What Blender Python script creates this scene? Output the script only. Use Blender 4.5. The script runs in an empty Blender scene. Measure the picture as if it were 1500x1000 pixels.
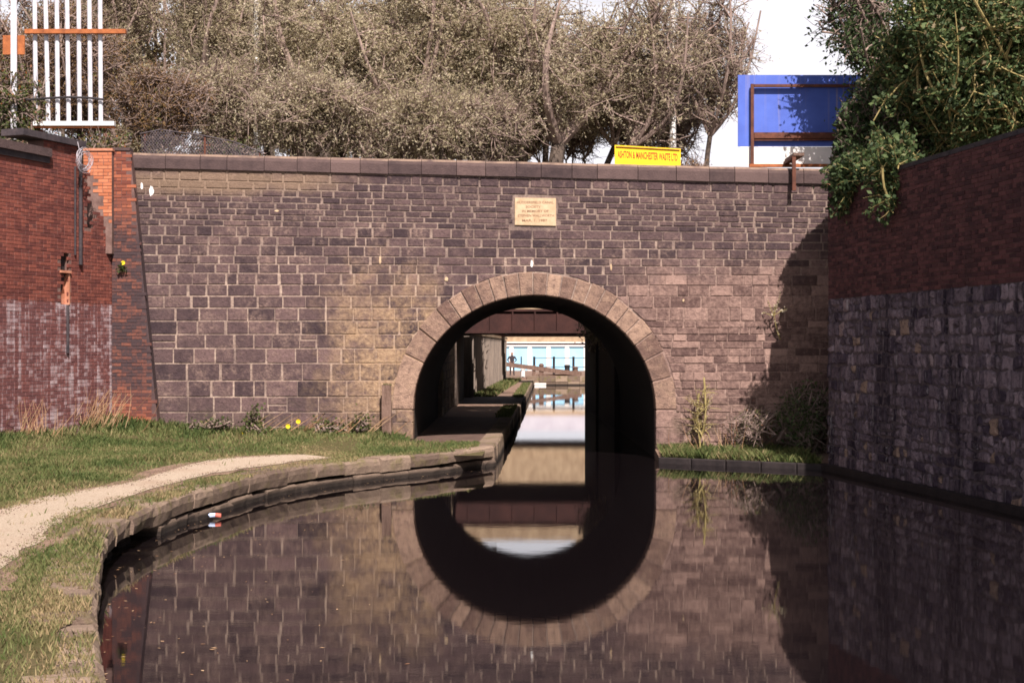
import bpy, math, random
import numpy as np
from mathutils import Vector

R = math.radians
random.seed(7)
rng = np.random.default_rng(11)
SC = bpy.context.scene
COL = SC.collection

# ------------------------------------------------------------------ camera
F = 2083.0                      # focal length in photo pixels (1500 wide)
CAMZ = 2.5                      # eye height above the water
cam_d = bpy.data.cameras.new('camera')
cam_d.sensor_width = 36.0
cam_d.lens = F / 1500 * 36
cam_d.shift_y = 10 / 1500
cam_d.clip_start = 0.1
cam_d.clip_end = 6000
cam = bpy.data.objects.new('camera', cam_d)
cam.location = (0, 0, CAMZ)
cam.rotation_euler = (R(90), 0, 0)
COL.objects.link(cam)
SC.camera = cam

# ------------------------------------------------------------------ light
SUN_EL, SUN_AZ = 48.0, 13.0     # azimuth: degrees to the right of straight behind the camera
world = bpy.data.worlds.new('World')
SC.world = world
world.use_nodes = True
wn = world.node_tree
bg = wn.nodes['Background']
sky = wn.nodes.new('ShaderNodeTexSky')
sky.sky_type = 'NISHITA'
sky.sun_disc = False
sky.sun_elevation = R(SUN_EL)
sky.sun_rotation = R(180 - SUN_AZ)
sky.air_density = 1.0
sky.dust_density = 4.0
sky.ozone_density = 1.0
# thin bright cloud and haze low round the whole horizon, clear sky above
def wnode(t): return wn.nodes.new(t)
w_tc = wnode('ShaderNodeTexCoord'); w_sep = wnode('ShaderNodeSeparateXYZ'); wn.links.new(w_tc.outputs['Generated'], w_sep.inputs[0])
w_map = wnode('ShaderNodeMapping'); w_map.inputs['Scale'].default_value = (1, 1, 3); wn.links.new(w_tc.outputs['Generated'], w_map.inputs[0])
w_no = wnode('ShaderNodeTexNoise'); w_no.inputs['Scale'].default_value = 2.6; w_no.inputs['Detail'].default_value = 6; wn.links.new(w_map.outputs[0], w_no.inputs['Vector'])
w_m = wnode('ShaderNodeMath'); w_m.operation = 'MULTIPLY_ADD'; wn.links.new(w_no.outputs['Fac'], w_m.inputs[0]); w_m.inputs[1].default_value = -0.30; wn.links.new(w_sep.outputs[2], w_m.inputs[2])
w_r = wnode('ShaderNodeMapRange'); w_r.interpolation_type = 'SMOOTHSTEP'; wn.links.new(w_m.outputs[0], w_r.inputs['Value'])
for k_, v_ in (('From Min', 0.05), ('From Max', 0.20), ('To Min', 1.0), ('To Max', 0.0)): w_r.inputs[k_].default_value = v_
w_mix = wnode('ShaderNodeMix'); w_mix.data_type = 'RGBA'
wn.links.new(w_r.outputs[0], w_mix.inputs[0]); wn.links.new(sky.outputs[0], w_mix.inputs[6]); w_mix.inputs[7].default_value = (18.0, 17.6, 18.8, 1)
wn.links.new(w_mix.outputs[2], bg.inputs[0])
bg.inputs[1].default_value = 0.034
sun_d = bpy.data.lights.new('sun', 'SUN')
sun_d.energy = 5.0
sun_d.angle = R(0.5)
sun_d.color = (1.0, 0.905, 0.845)
sun = bpy.data.objects.new('sun', sun_d)
to_sun = Vector((math.sin(R(SUN_AZ)) * math.cos(R(SUN_EL)), -math.cos(R(SUN_AZ)) * math.cos(R(SUN_EL)), math.sin(R(SUN_EL))))
sun.rotation_euler = to_sun.to_track_quat('Z', 'Y').to_euler()
sun.location = to_sun * 60
COL.objects.link(sun)
SC.view_settings.view_transform = 'Standard'
SC.view_settings.look = 'None'
SC.view_settings.gamma = 1.0
SC.view_settings.use_curve_mapping = False
SC.view_settings.exposure = 0.82
SC.render.engine = 'CYCLES'
SC.cycles.filter_width = 1.7
SC.cycles.max_bounces = 4

# ------------------------------------------------------------------ helpers
def P(px, py, Y):
    """the point at depth Y metres that the photo shows at (px, py)"""
    return Vector(((px - 750) / F * Y, Y, CAMZ - (py - 510) / F * Y))

def link(o, parent=None):
    COL.objects.link(o)
    if parent is not None:
        o.parent = parent
    return o

def tag(o, label=None, cat=None, group=None, kind=None):
    if label: o['label'] = label
    if cat: o['category'] = cat
    if group: o['group'] = group
    if kind: o['kind'] = kind
    return o

def thing(name, label, cat, loc=(0, 0, 0), group=None):
    o = bpy.data.objects.new(name, None)
    o.empty_display_size = 0.2
    o.location = loc
    link(o)
    return tag(o, label, cat, group)

class MB:
    """collects shapes in world coordinates, then links them as one mesh object"""
    def __init__(self):
        self.v, self.f, self.t = [], [], []
    def add(self, vs, fs, tone=0.5):
        b = len(self.v)
        self.v.extend([tuple(p) for p in vs])
        self.t.extend([tone] * len(vs))
        self.f.extend([tuple(b + i for i in f) for f in fs])
    def box(self, lo, hi, tone=0.5):
        x0, y0, z0 = lo; x1, y1, z1 = hi
        self.add([(x0,y0,z0),(x1,y0,z0),(x1,y1,z0),(x0,y1,z0),(x0,y0,z1),(x1,y0,z1),(x1,y1,z1),(x0,y1,z1)],
                 [(0,3,2,1),(4,5,6,7),(0,1,5,4),(1,2,6,5),(2,3,7,6),(3,0,4,7)], tone)
    def bar(self, a, b, w, h, tone=0.5):
        """box beam from a to b, w across, h in the upright direction"""
        a, b = Vector(a), Vector(b)
        d = (b - a).normalized()
        up = Vector((0,0,1)) if abs(d.z) < 0.95 else Vector((0,1,0))
        s = d.cross(up).normalized() * (w/2)
        u = s.cross(d).normalized() * (h/2)
        self.add([a-s-u, a+s-u, a+s+u, a-s+u, b-s-u, b+s-u, b+s+u, b-s+u],
                 [(0,1,2,3),(7,6,5,4),(0,4,5,1),(1,5,6,2),(2,6,7,3),(3,7,4,0)], tone)
    def tube(self, pts, rad, n=6, tone=0.5, cap=True):
        pts = [Vector(p) for p in pts]
        if not hasattr(rad, '__len__'): rad = [rad] * len(pts)
        vs, fs = [], []
        for i, p in enumerate(pts):
            d = (pts[min(i+1, len(pts)-1)] - pts[max(i-1, 0)]).normalized()
            s = d.cross(Vector((0.31, 0.87, 0.38)))
            if s.length < 1e-3: s = d.cross(Vector((1, 0, 0)))
            s.normalize(); u = s.cross(d)
            for k in range(n):
                a = 2*math.pi*k/n
                vs.append(p + (s*math.cos(a) + u*math.sin(a)) * rad[i])
        for i in range(len(pts)-1):
            for k in range(n):
                k2 = (k+1) % n
                fs.append((i*n+k, i*n+k2, (i+1)*n+k2, (i+1)*n+k))
        if cap:
            fs.append(tuple(range(n-1, -1, -1)))
            m = (len(pts)-1)*n
            fs.append(tuple(range(m, m+n)))
        self.add(vs, fs, tone)
    def piece(self, pts, o, U, W, N, front, back=0.0, chamfer=0.012, tone=0.5):
        """prism over the outline pts (counter-clockwise seen from outside) in plane o,U,W; its face is eased at the rim"""
        n = len(pts)
        cx = sum(p[0] for p in pts)/n; cy = sum(p[1] for p in pts)/n
        o = Vector(o)
        def w3(p, h): return o + U*p[0] + W*p[1] + N*h
        def ins(p):
            dx, dy = cx-p[0], cy-p[1]; L = math.hypot(dx, dy) or 1
            k = min(chamfer*1.3/L, 0.45)
            return (p[0]+dx*k, p[1]+dy*k)
        vs = [w3(p, back) for p in pts] + [w3(p, front-chamfer) for p in pts] + [w3(ins(p), front) for p in pts]
        fs = []
        for i in range(n):
            j = (i+1) % n
            fs.append((i, j, n+j, n+i)); fs.append((n+i, n+j, 2*n+j, 2*n+i))
        fs.append(tuple(range(2*n, 3*n)))
        self.add(vs, fs, tone)
    def mesh(self, name, m):
        me = bpy.data.meshes.new(name)
        me.from_pydata(self.v, [], self.f)
        if m is not None: me.materials.append(m)
        at = me.attributes.new('tone', 'FLOAT', 'POINT')
        at.data.foreach_set('value', np.array(self.t, dtype=np.float32))
        me.update()
        return me
    def build(self, name, m, parent=None, smooth=False):
        me = self.mesh(name, m)
        if smooth: me.shade_smooth()
        o = bpy.data.objects.new(name, me)
        return link(o, parent)

def fix_parent(root):
    """parts are modelled in world coordinates: keep them there under an Empty that has a location"""
    inv = root.matrix_basis.inverted()
    for c in root.children:
        if c.type != 'EMPTY' or True:
            c.matrix_parent_inverse = inv

def vnoise(x, y, seed=0):
    x = np.asarray(x, float); y = np.asarray(y, float)
    xi = np.floor(x).astype(np.int64); yi = np.floor(y).astype(np.int64)
    fx = x - xi; fy = y - yi
    fx = fx*fx*(3-2*fx); fy = fy*fy*(3-2*fy)
    def h(a, b):
        n = (a*374761393 + b*668265263 + seed*974634777) & 0x7fffffff
        n = ((n ^ (n >> 13)) * 1274126177) & 0x7fffffff
        return ((n ^ (n >> 16)) & 0xffff) / 65535.0
    return (h(xi,yi)*(1-fx)+h(xi+1,yi)*fx)*(1-fy) + (h(xi,yi+1)*(1-fx)+h(xi+1,yi+1)*fx)*fy

def np_mesh(name, verts, k, m, tone=None, parent=None):
    """faces of k vertices each, from an (n*k, 3) array"""
    verts = np.ascontiguousarray(verts, dtype=np.float32)
    nv = len(verts); nf = nv // k
    me = bpy.data.meshes.new(name)
    me.vertices.add(nv); me.loops.add(nv); me.polygons.add(nf)
    me.vertices.foreach_set('co', verts.ravel())
    me.loops.foreach_set('vertex_index', np.arange(nv, dtype=np.int32))
    me.polygons.foreach_set('loop_start', np.arange(0, nv, k, dtype=np.int32))
    if tone is not None:
        at = me.attributes.new('tone', 'FLOAT', 'POINT')
        at.data.foreach_set('value', np.repeat(np.asarray(tone, dtype=np.float32), k))
    me.materials.append(m)
    me.update(calc_edges=True)
    o = bpy.data.objects.new(name, me)
    return link(o, parent)

# ------------------------------------------------------------------ materials
class NT:
    def __init__(self, name, rough=0.85, spec=0.3):
        self.m = bpy.data.materials.new(name)
        self.m.use_nodes = True
        self.t = self.m.node_tree
        self.b = self.t.nodes['Principled BSDF']
        self.b.inputs['Roughness'].default_value = rough
        self.b.inputs['Specular IOR Level'].default_value = spec
        self._pos = None
    def n(self, typ): return self.t.nodes.new(typ)
    def put(self, sock, v):
        if hasattr(v, 'is_output'): self.t.links.new(v, sock)
        elif isinstance(v, (tuple, list)) and len(v) == 3 and sock.type == 'RGBA': sock.default_value = (*v, 1)
        else: sock.default_value = v
    def pos(self):
        if self._pos is None: self._pos = self.n('ShaderNodeNewGeometry').outputs['Position']
        return self._pos
    def xyz(self, v=None):
        s = self.n('ShaderNodeSeparateXYZ'); self.put(s.inputs[0], v or self.pos()); return s.outputs
    def tone(self):
        a = self.n('ShaderNodeAttribute'); a.attribute_name = 'tone'; return a.outputs['Fac']
    def math(self, op, a, b=0.0, clamp=False):
        m = self.n('ShaderNodeMath'); m.operation = op; m.use_clamp = clamp
        self.put(m.inputs[0], a); self.put(m.inputs[1], b); return m.outputs[0]
    def noise(self, scale, detail=4, rough=0.6, vec=None, stretch=None, dist=0.0):
        v = vec or self.pos()
        if stretch:
            mp = self.n('ShaderNodeMapping'); self.put(mp.inputs['Vector'], v); mp.inputs['Scale'].default_value = stretch; v = mp.outputs[0]
        x = self.n('ShaderNodeTexNoise'); self.put(x.inputs['Vector'], v)
        x.inputs['Scale'].default_value = scale; x.inputs['Detail'].default_value = detail
        x.inputs['Roughness'].default_value = rough; x.inputs['Distortion'].default_value = dist
        return x.outputs['Fac']
    def ramp(self, v, lo, hi, a=0.0, b=1.0):
        r = self.n('ShaderNodeMapRange'); r.clamp = True
        self.put(r.inputs['Value'], v)
        r.inputs['From Min'].default_value = lo; r.inputs['From Max'].default_value = hi
        r.inputs['To Min'].default_value = a; r.inputs['To Max'].default_value = b
        return r.outputs[0]
    def mix(self, f, a, b, mode='MIX'):
        x = self.n('ShaderNodeMix'); x.data_type = 'RGBA'; x.blend_type = mode
        self.put(x.inputs[0], f); self.put(x.inputs[6], a); self.put(x.inputs[7], b)
        return x.outputs[2]
    def blob(self, c, s, edge=0.5, nscale=1.2, namp=0.5):
        """1 inside an uneven patch round c (x, z) with half sizes s, 0 outside"""
        q = self.xyz()
        dx = self.math('DIVIDE', self.math('SUBTRACT', q[0], c[0]), s[0])
        dz = self.math('DIVIDE', self.math('SUBTRACT', q[2], c[1]), s[1])
        d = self.math('SQRT', self.math('ADD', self.math('MULTIPLY', dx, dx), self.math('MULTIPLY', dz, dz)))
        d = self.math('ADD', d, self.math('MULTIPLY', self.math('SUBTRACT', self.noise(nscale, 5, 0.65), 0.5), namp*2))
        return self.ramp(d, 1.0+edge/2, 1.0-edge/2)
    def bump(self, h, strength=0.5, dist=0.02):
        b = self.n('ShaderNodeBump'); b.inputs['Strength'].default_value = strength; b.inputs['Distance'].default_value = dist
        self.put(b.inputs['Height'], h); self.t.links.new(b.outputs[0], self.b.inputs['Normal'])
    def done(self, col):
        self.put(self.b.inputs['Base Color'], col); return self.m

def plain(name, a, b, scale=6, rough=0.8, spec=0.3, metal=0.0, bump=0.3, dist=0.01, stretch=None):
    n = NT(name, rough, spec)
    f = n.noise(scale, 5, 0.65, stretch=stretch)
    n.b.inputs['Metallic'].default_value = metal
    if bump: n.bump(n.noise(scale*5, 4), bump, dist)
    return n.done(n.mix(n.ramp(f, 0.3, 0.7), a, b))

M = {}
# blackened gritstone of the bridge
def stone_mat(name, mortar=False):
    n = NT(name, 0.88, 0.25)
    big = n.noise(0.7, 4); mid = n.noise(4.5, 5, 0.7); fine = n.noise(38, 4, 0.7)
    tone = n.tone()
    q = n.xyz()
    if mortar:
        c = n.mix(n.ramp(mid, 0.35, 0.65), (0.29, 0.205, 0.172), (0.55, 0.42, 0.34))
        c = n.mix(n.math('MULTIPLY', n.ramp(n.noise(1.1, 4), 0.42, 0.66), 0.75), c, (0.13, 0.09, 0.085))
    else:
        t = n.math('ADD', tone, n.math('MULTIPLY', n.math('SUBTRACT', mid, 0.5), 0.9))
        c = n.mix(n.ramp(t, 0.1, 0.95), (0.044, 0.028, 0.034), (0.185, 0.116, 0.112))
        c = n.mix(n.math('MULTIPLY', n.ramp(n.noise(9, 4), 0.55, 0.8), n.ramp(tone, 0.5, 1.0, 0.0, 0.6)), c, (0.24, 0.16, 0.115))
    soot = n.math('MULTIPLY', n.ramp(n.math('ADD', q[2], n.math('MULTIPLY', n.math('SUBTRACT', big, 0.5), 3.5)), 3.9, 5.6), 0.42)
    c = n.mix(soot, c, (0.068, 0.043, 0.047))
    lime = n.math('MULTIPLY', n.ramp(n.noise(2.3, 6, 0.75), 0.50, 0.68), n.ramp(n.noise(16, 4, 0.7), 0.38, 0.6))
    c = n.mix(n.math('MULTIPLY', lime, 0.68), c, (0.36, 0.245, 0.20))
    dk = n.math('MULTIPLY', n.ramp(n.noise(19, 5, 0.75), 0.5, 0.66), 0.55)
    c = n.mix(dk, c, (0.035, 0.024, 0.024))
    # sandstone washed clean round the left haunch of the arch, and a paler band under the coping at the far left
    tan = n.blob((-2.7, 2.15), (1.35, 1.7), 0.9, 1.7, 1.0)
    tan = n.math('MULTIPLY', tan, n.ramp(n.math('ADD', n.math('ADD', n.noise(2.8, 6, 0.75), n.math('MULTIPLY', n.noise(9, 5, 0.75), 0.6)), n.math('MULTIPLY', tone, 0.2)), 0.70, 0.97, 0.0, 0.92))
    c = n.mix(tan, c, n.mix(n.ramp(n.noise(11, 5, 0.7), 0.3, 0.7), (0.25, 0.155, 0.095), (0.50, 0.345, 0.215)))
    top = n.blob((-6.6, 6.25), (2.6, 0.28), 0.7, 1.8, 0.8)
    c = n.mix(n.math('MULTIPLY', top, 0.6), c, (0.30, 0.205, 0.135))
    # pink weathered and lime-crusted stone on the right below the arch crown
    pk = n.math('MULTIPLY', n.ramp(n.math('ADD', q[0], n.math('MULTIPLY', n.math('SUBTRACT', big, 0.5), 3.0)), 1.9, 3.2),
                n.ramp(n.math('ADD', q[2], n.math('MULTIPLY', n.math('SUBTRACT', n.noise(1.6, 4), 0.5), 1.6)), 4.7, 3.9))
    c = n.mix(n.math('MULTIPLY', pk, 0.88), c, n.mix(n.ramp(n.math('ADD', n.math('MULTIPLY', n.noise(9, 6, 0.8), 1.0), n.math('MULTIPLY', n.math('SUBTRACT', tone, 0.5), 0.45)), 0.33, 0.68), (0.115, 0.066, 0.058), (0.40, 0.26, 0.215) if not mortar else (0.46, 0.31, 0.26)))
    # moss and damp near the foot
    moss = n.math('MULTIPLY', n.ramp(q[2], 1.5, 0.4), n.ramp(n.noise(2.6, 5), 0.45, 0.66))
    c = n.mix(n.math('MULTIPLY', moss, 0.55), c, (0.06, 0.058, 0.028))
    c = n.mix(n.ramp(fine, 0.25, 0.8, 0.3, 0.0), c, (0.02, 0.015, 0.015))
    n.bump(n.math('ADD', n.math('MULTIPLY', mid, 0.7), n.math('ADD', n.math('MULTIPLY', fine, 0.35), n.math('MULTIPLY', n.noise(14, 4), 0.6))), 1.0, 0.035)
    return n.done(c)
M['stone'] = stone_mat('blackened_gritstone')
M['mortar'] = stone_mat('lime_mortar', True)

n = NT('arch_stone', 0.88, 0.25)
mid = n.noise(5, 5, 0.7); fine = n.noise(40, 4, 0.7)
c = n.mix(n.ramp(n.math('ADD', n.tone(), n.math('MULTIPLY', n.math('SUBTRACT', mid, 0.5), 0.9)), 0.1, 0.95), (0.19, 0.115, 0.092), (0.44, 0.29, 0.215))
c = n.mix(n.ramp(n.noise(2.0, 4), 0.58, 0.72, 0, 0.75), c, (0.44, 0.29, 0.21))
c = n.mix(n.ramp(fine, 0.25, 0.75, 0.35, 0.0), c, (0.03, 0.02, 0.02))
c = n.mix(n.math('MULTIPLY', n.ramp(n.noise(8, 5, 0.75), 0.48, 0.64), 0.6), c, (0.085, 0.055, 0.05))
c = n.mix(n.math('MULTIPLY', n.ramp(n.noise(3.5, 6, 0.75), 0.52, 0.68), 0.6), c, (0.40, 0.27, 0.19))
n.bump(n.math('ADD', mid, n.math('MULTIPLY', fine, 0.4)), 1.0, 0.05)
M['arch'] = n.done(c)

n = NT('coping_gritstone', 0.9, 0.2)
mid = n.noise(5, 5, 0.7)
c = n.mix(n.ramp(n.math('ADD', n.tone(), n.math('MULTIPLY', n.math('SUBTRACT', mid, 0.5), 0.9)), 0.1, 0.9), (0.042, 0.029, 0.031), (0.125, 0.083, 0.078))
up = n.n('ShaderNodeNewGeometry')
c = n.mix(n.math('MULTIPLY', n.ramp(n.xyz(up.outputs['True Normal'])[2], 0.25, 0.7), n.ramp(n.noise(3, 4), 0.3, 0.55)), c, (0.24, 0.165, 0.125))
n.bump(n.noise(30, 4), 0.7, 0.02)
M['coping'] = n.done(c)

M['vault'] = plain('shade_black_vault', (0.009, 0.006, 0.006), (0.02, 0.013, 0.012), 3, bump=0.6, dist=0.03)  # near-black colour deepens the shade in the vault and on right-hand walls

# red brick with limewash low down
def brick_mat(name, dark, light, wash=None, soot=0.25, mortar=False):
    n = NT(name, 0.85, 0.25)
    mid = n.noise(6, 5, 0.7); fine = n.noise(60, 3, 0.7); q = n.xyz(); tone = n.tone()
    if mortar: c = n.mix(n.ramp(mid, 0.3, 0.7), (0.10, 0.055, 0.048), (0.22, 0.14, 0.12))
    else: c = n.mix(n.ramp(n.math('ADD', tone, n.math('MULTIPLY', n.math('SUBTRACT', mid, 0.5), 0.7)), 0.05, 0.95), dark, light)
    st = n.noise(1.0, 5, 0.7, stretch=(2.2, 2.2, 0.35))
    c = n.mix(n.ramp(st, 0.52, 0.72, 0, soot*2), c, (0.05, 0.026, 0.027))
    if wash is not None:
        z0 = wash
        streak = n.noise(1.0, 5, 0.75, stretch=(6.5, 6.5, 0.2))
        lo = n.ramp(n.math('ADD', q[2], n.math('MULTIPLY', n.math('SUBTRACT', mid, 0.5), 0.25)), z0+0.03, z0-0.03)
        streak = n.math('ADD', n.math('MULTIPLY', streak, 0.6), n.math('MULTIPLY', n.noise(2.2, 5, 0.75), 0.4))
        patch = n.ramp(n.math('ADD', streak, n.math('MULTIPLY', n.math('SUBTRACT', tone, 0.5), 0.12 if not mortar else -0.05)), 0.49 if not mortar else 0.36, 0.62 if not mortar else 0.55)
        c = n.mix(n.math('MULTIPLY', lo, 0.42), c, (0.15, 0.075, 0.082))
        c = n.mix(n.math('MULTIPLY', n.math('MULTIPLY', lo, patch), 0.85), c, n.mix(n.noise(3, 3), (0.33, 0.25, 0.28), (0.52, 0.45, 0.46)))
    n.bump(n.math('ADD', mid, n.math('MULTIPLY', fine, 0.5)), 0.6, 0.015)
    return n.done(c)
M['brickL'] = brick_mat('red_brick', (0.115, 0.036, 0.031), (0.23, 0.070, 0.050), 3.46)
M['brickLm'] = brick_mat('red_brick_mortar', None, None, 3.46, mortar=True)
M['brickO'] = brick_mat('orange_brick', (0.34, 0.105, 0.05), (0.52, 0.19, 0.10), None, 0.08)
M['brickOm'] = brick_mat('orange_brick_mortar', None, None, None, 0.05, True)
def butt_mat(name, mortar):
    n = NT(name, 0.85, 0.25)
    mid = n.noise(6, 5, 0.7); q = n.xyz(); tone = n.tone()
    if mortar: c = n.mix(n.ramp(mid, 0.3, 0.7), (0.09, 0.05, 0.045), (0.17, 0.10, 0.09))
    else: c = n.mix(n.ramp(tone, 0.05, 0.95), (0.15, 0.045, 0.032), (0.34, 0.11, 0.06))
    zz = n.math('ADD', q[2], n.math('MULTIPLY', n.math('SUBTRACT', n.noise(1.5, 5, 0.7), 0.5), 1.6))
    s = n.math('MULTIPLY', n.ramp(zz, 5.9, 5.0), n.ramp(zz, 0.7, 1.7))
    s = n.math('MULTIPLY', s, n.ramp(n.math('ADD', n.noise(14, 4), n.math('MULTIPLY', tone, 0.4)), 1.05, 0.6, 0.45, 0.97))
    c = n.mix(s, c, (0.05, 0.034, 0.038))
    n.bump(mid, 0.6, 0.015)
    return n.done(c)
M['brickB'] = butt_mat('sooted_buttress_brick', False)
M['brickBm'] = butt_mat('sooted_buttress_mortar', True)
M['brickR'] = brick_mat('dark_red_brick', (0.05, 0.020, 0.024), (0.145, 0.056, 0.055), None, 0.3)
M['brickRm'] = brick_mat('dark_brick_mortar', None, None, None, 0.3, True)

n = NT('rubble_stone', 0.95, 0.1)
mid = n.noise(7, 5, 0.75); fine = n.noise(40, 4, 0.7); t = n.tone()
c = n.mix(n.ramp(n.math('ADD', t, n.math('MULTIPLY', n.math('SUBTRACT', mid, 0.5), 1.3)), 0.05, 1.0), (0.07, 0.052, 0.072), (0.37, 0.285, 0.31))
c = n.mix(n.ramp(t, 0.88, 0.95, 0, 0.6), c, (0.36, 0.23, 0.12))
st = n.noise(1.0, 5, 0.7, stretch=(2.5, 2.5, 0.3))
c = n.mix(n.ramp(st, 0.5, 0.62, 0, 0.85), c, (0.022, 0.016, 0.024))
c = n.mix(n.math('MULTIPLY', n.ramp(n.noise(13, 6, 0.8), 0.5, 0.62), 0.7), c, (0.03, 0.022, 0.03))
c = n.mix(n.ramp(n.noise(1.0, 5, 0.8, stretch=(5, 5, 0.5)), 0.58, 0.68, 0, 0.7), c, (0.42, 0.37, 0.38))
n.bump(n.math('ADD', mid, n.math('MULTIPLY', fine, 0.4)), 0.9, 0.04)
M['rubble'] = n.done(c)
M['rubblem'] = plain('rubble_joint', (0.05, 0.037, 0.045), (0.17, 0.13, 0.135), 5, bump=0.8, dist=0.03)

n = NT('canal_edge_stone', 0.88, 0.25)
mid = n.noise(6, 5, 0.75); fine = n.noise(45, 4, 0.7); q = n.xyz()
c = n.mix(n.ramp(n.math('ADD', n.tone(), n.math('MULTIPLY', n.math('SUBTRACT', mid, 0.5), 1.1)), 0.1, 0.9), (0.16, 0.11, 0.085), (0.38, 0.275, 0.205))
c = n.mix(n.math('MULTIPLY', n.ramp(n.noise(3, 5), 0.5, 0.68), n.ramp(q[2], 0.1, 0.34)), c, (0.16, 0.135, 0.05))
c = n.mix(n.ramp(q[2], 0.16, 0.05), c, (0.03, 0.022, 0.018))
c = n.mix(n.ramp(fine, 0.3, 0.7, 0.35, 0), c, (0.03, 0.022, 0.018))
n.bump(n.math('ADD', mid, n.math('MULTIPLY', fine, 0.5)), 0.9, 0.04)
M['edge'] = n.done(c)

n = NT('bank_soil', 0.95, 0.1)
a = n.noise(1.3, 5); b2 = n.noise(14, 5, 0.7)
c = n.mix(n.ramp(a, 0.35, 0.65), (0.085, 0.075, 0.032), (0.12, 0.092, 0.05))
c = n.mix(n.ramp(b2, 0.35, 0.7, 0, 0.6), c, (0.05, 0.055, 0.02))
n.bump(b2, 0.8, 0.03)
M['soil'] = n.done(c)
n = NT('gravel', 0.95, 0.1)
a = n.noise(1.1, 5); b2 = n.noise(45, 4, 0.8); c3 = n.noise(9, 4, 0.7)
c = n.mix(n.ramp(b2, 0.3, 0.72), (0.26, 0.19, 0.135), (0.60, 0.50, 0.40))
c = n.mix(n.ramp(a, 0.45, 0.7, 0, 0.6), c, (0.33, 0.22, 0.16))
c = n.mix(n.ramp(n.noise(20, 4, 0.8), 0.55, 0.68, 0, 0.5), c, (0.17, 0.11, 0.07))
c = n.mix(n.ramp(c3, 0.6, 0.75, 0, 0.4), c, (0.2, 0.14, 0.09))
n.bump(b2, 0.7, 0.02)
M['gravel'] = n.done(c)
M['dirt'] = plain('trodden_dirt', (0.14, 0.085, 0.065), (0.27, 0.18, 0.13), 2.5, bump=0.6)
M['dirt_shade'] = plain('towpath_dirt_shaded', (0.07, 0.042, 0.035), (0.15, 0.095, 0.075), 2.5, bump=0.6)  # towpath dirt darkened in colour for the shade under the bridge
M['earth'] = plain('earth', (0.05, 0.04, 0.028), (0.10, 0.08, 0.05), 0.8, bump=0.5, dist=0.05)
M['bed'] = plain('silt', (0.02, 0.016, 0.012), (0.035, 0.028, 0.02), 1)

def leaf_mat(name, cols, trans=0.25, spec=0.2):
    n = NT(name, 0.7, spec)
    r = n.n('ShaderNodeValToRGB')
    el = r.color_ramp.elements
    for i, (p, c) in enumerate(cols):
        e = el[i] if i < 2 else el.new(p)
        e.position = p; e.color = (*c, 1)
    n.put(r.inputs[0], n.tone())
    n.put(n.b.inputs['Base Color'], r.outputs[0])
    if trans:
        tr = n.n('ShaderNodeBsdfTranslucent'); n.put(tr.inputs[0], r.outputs[0])
        mx = n.n('ShaderNodeMixShader'); mx.inputs[0].default_value = trans
        n.t.links.new(n.b.outputs[0], mx.inputs[1]); n.t.links.new(tr.outputs[0], mx.inputs[2])
        n.t.links.new(mx.outputs[0], n.t.nodes['Material Output'].inputs[0])
    return n.m
M['grass'] = leaf_mat('grass_blades', [(0.0, (0.05, 0.08, 0.024)), (0.4, (0.11, 0.14, 0.045)), (0.7, (0.20, 0.185, 0.08)), (1.0, (0.34, 0.25, 0.14))], 0.25)
M['willow'] = leaf_mat('willow_buds', [(0.0, (0.28, 0.23, 0.16)), (0.45, (0.46, 0.40, 0.255)), (0.8, (0.58, 0.51, 0.36)), (1.0, (0.62, 0.54, 0.43))], 0.5)
M['brown'] = leaf_mat('dry_leaves', [(0.0, (0.06, 0.034, 0.018)), (0.5, (0.16, 0.09, 0.04)), (0.85, (0.22, 0.14, 0.06)), (1.0, (0.12, 0.12, 0.04))], 0.15)
M['elder'] = leaf_mat('elder_leaves', [(0.0, (0.022, 0.04, 0.014)), (0.5, (0.05, 0.082, 0.026)), (0.85, (0.10, 0.14, 0.045)), (1.0, (0.17, 0.13, 0.07))], 0.25, 0.4)
M['ivy'] = leaf_mat('bramble_leaves', [(0.0, (0.03, 0.045, 0.015)), (0.5, (0.075, 0.09, 0.028)), (0.8, (0.15, 0.13, 0.05)), (0.93, (0.34, 0.12, 0.03)), (1.0, (0.20, 0.09, 0.05))], 0.2)
M['straw'] = leaf_mat('dead_stems', [(0.0, (0.22, 0.11, 0.06)), (0.5, (0.38, 0.22, 0.12)), (1.0, (0.55, 0.38, 0.23))], 0.0)
M['bark'] = plain('bark', (0.045, 0.032, 0.027), (0.12, 0.09, 0.07), 8, bump=0.8, dist=0.03)
M['twig'] = plain('twigs', (0.15, 0.105, 0.09), (0.32, 0.235, 0.20), 4, bump=0)
M['bark_pale'] = plain('pale_bark', (0.22, 0.17, 0.06), (0.36, 0.29, 0.13), 6, bump=0.6)
M['timber'] = plain('weathered_timber', (0.095, 0.055, 0.042), (0.21, 0.135, 0.105), 3, bump=0.8, dist=0.02, stretch=(6, 6, 0.7))
M['white'] = plain('white_paint', (0.70, 0.68, 0.66), (0.82, 0.80, 0.78), 3, rough=0.6, bump=0.1)
M['wetwhite'] = plain('wet_white_paint', (0.78, 0.76, 0.74), (0.84, 0.82, 0.80), 3, rough=0.12, spec=1.0, bump=0)
M['lilac'] = plain('grey_cladding', (0.42, 0.40, 0.46), (0.52, 0.50, 0.56), 1.0, bump=0.1)
M['galv'] = plain('galvanised_steel', (0.42, 0.42, 0.47), (0.66, 0.65, 0.70), 3, rough=0.55, spec=0.4, bump=0.15)
M['rust'] = plain('rust_orange', (0.20, 0.06, 0.022), (0.46, 0.15, 0.05), 5, bump=0.5)
M['rustd'] = plain('rust_brown', (0.055, 0.022, 0.016), (0.16, 0.058, 0.035), 6, bump=0.5)
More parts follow.
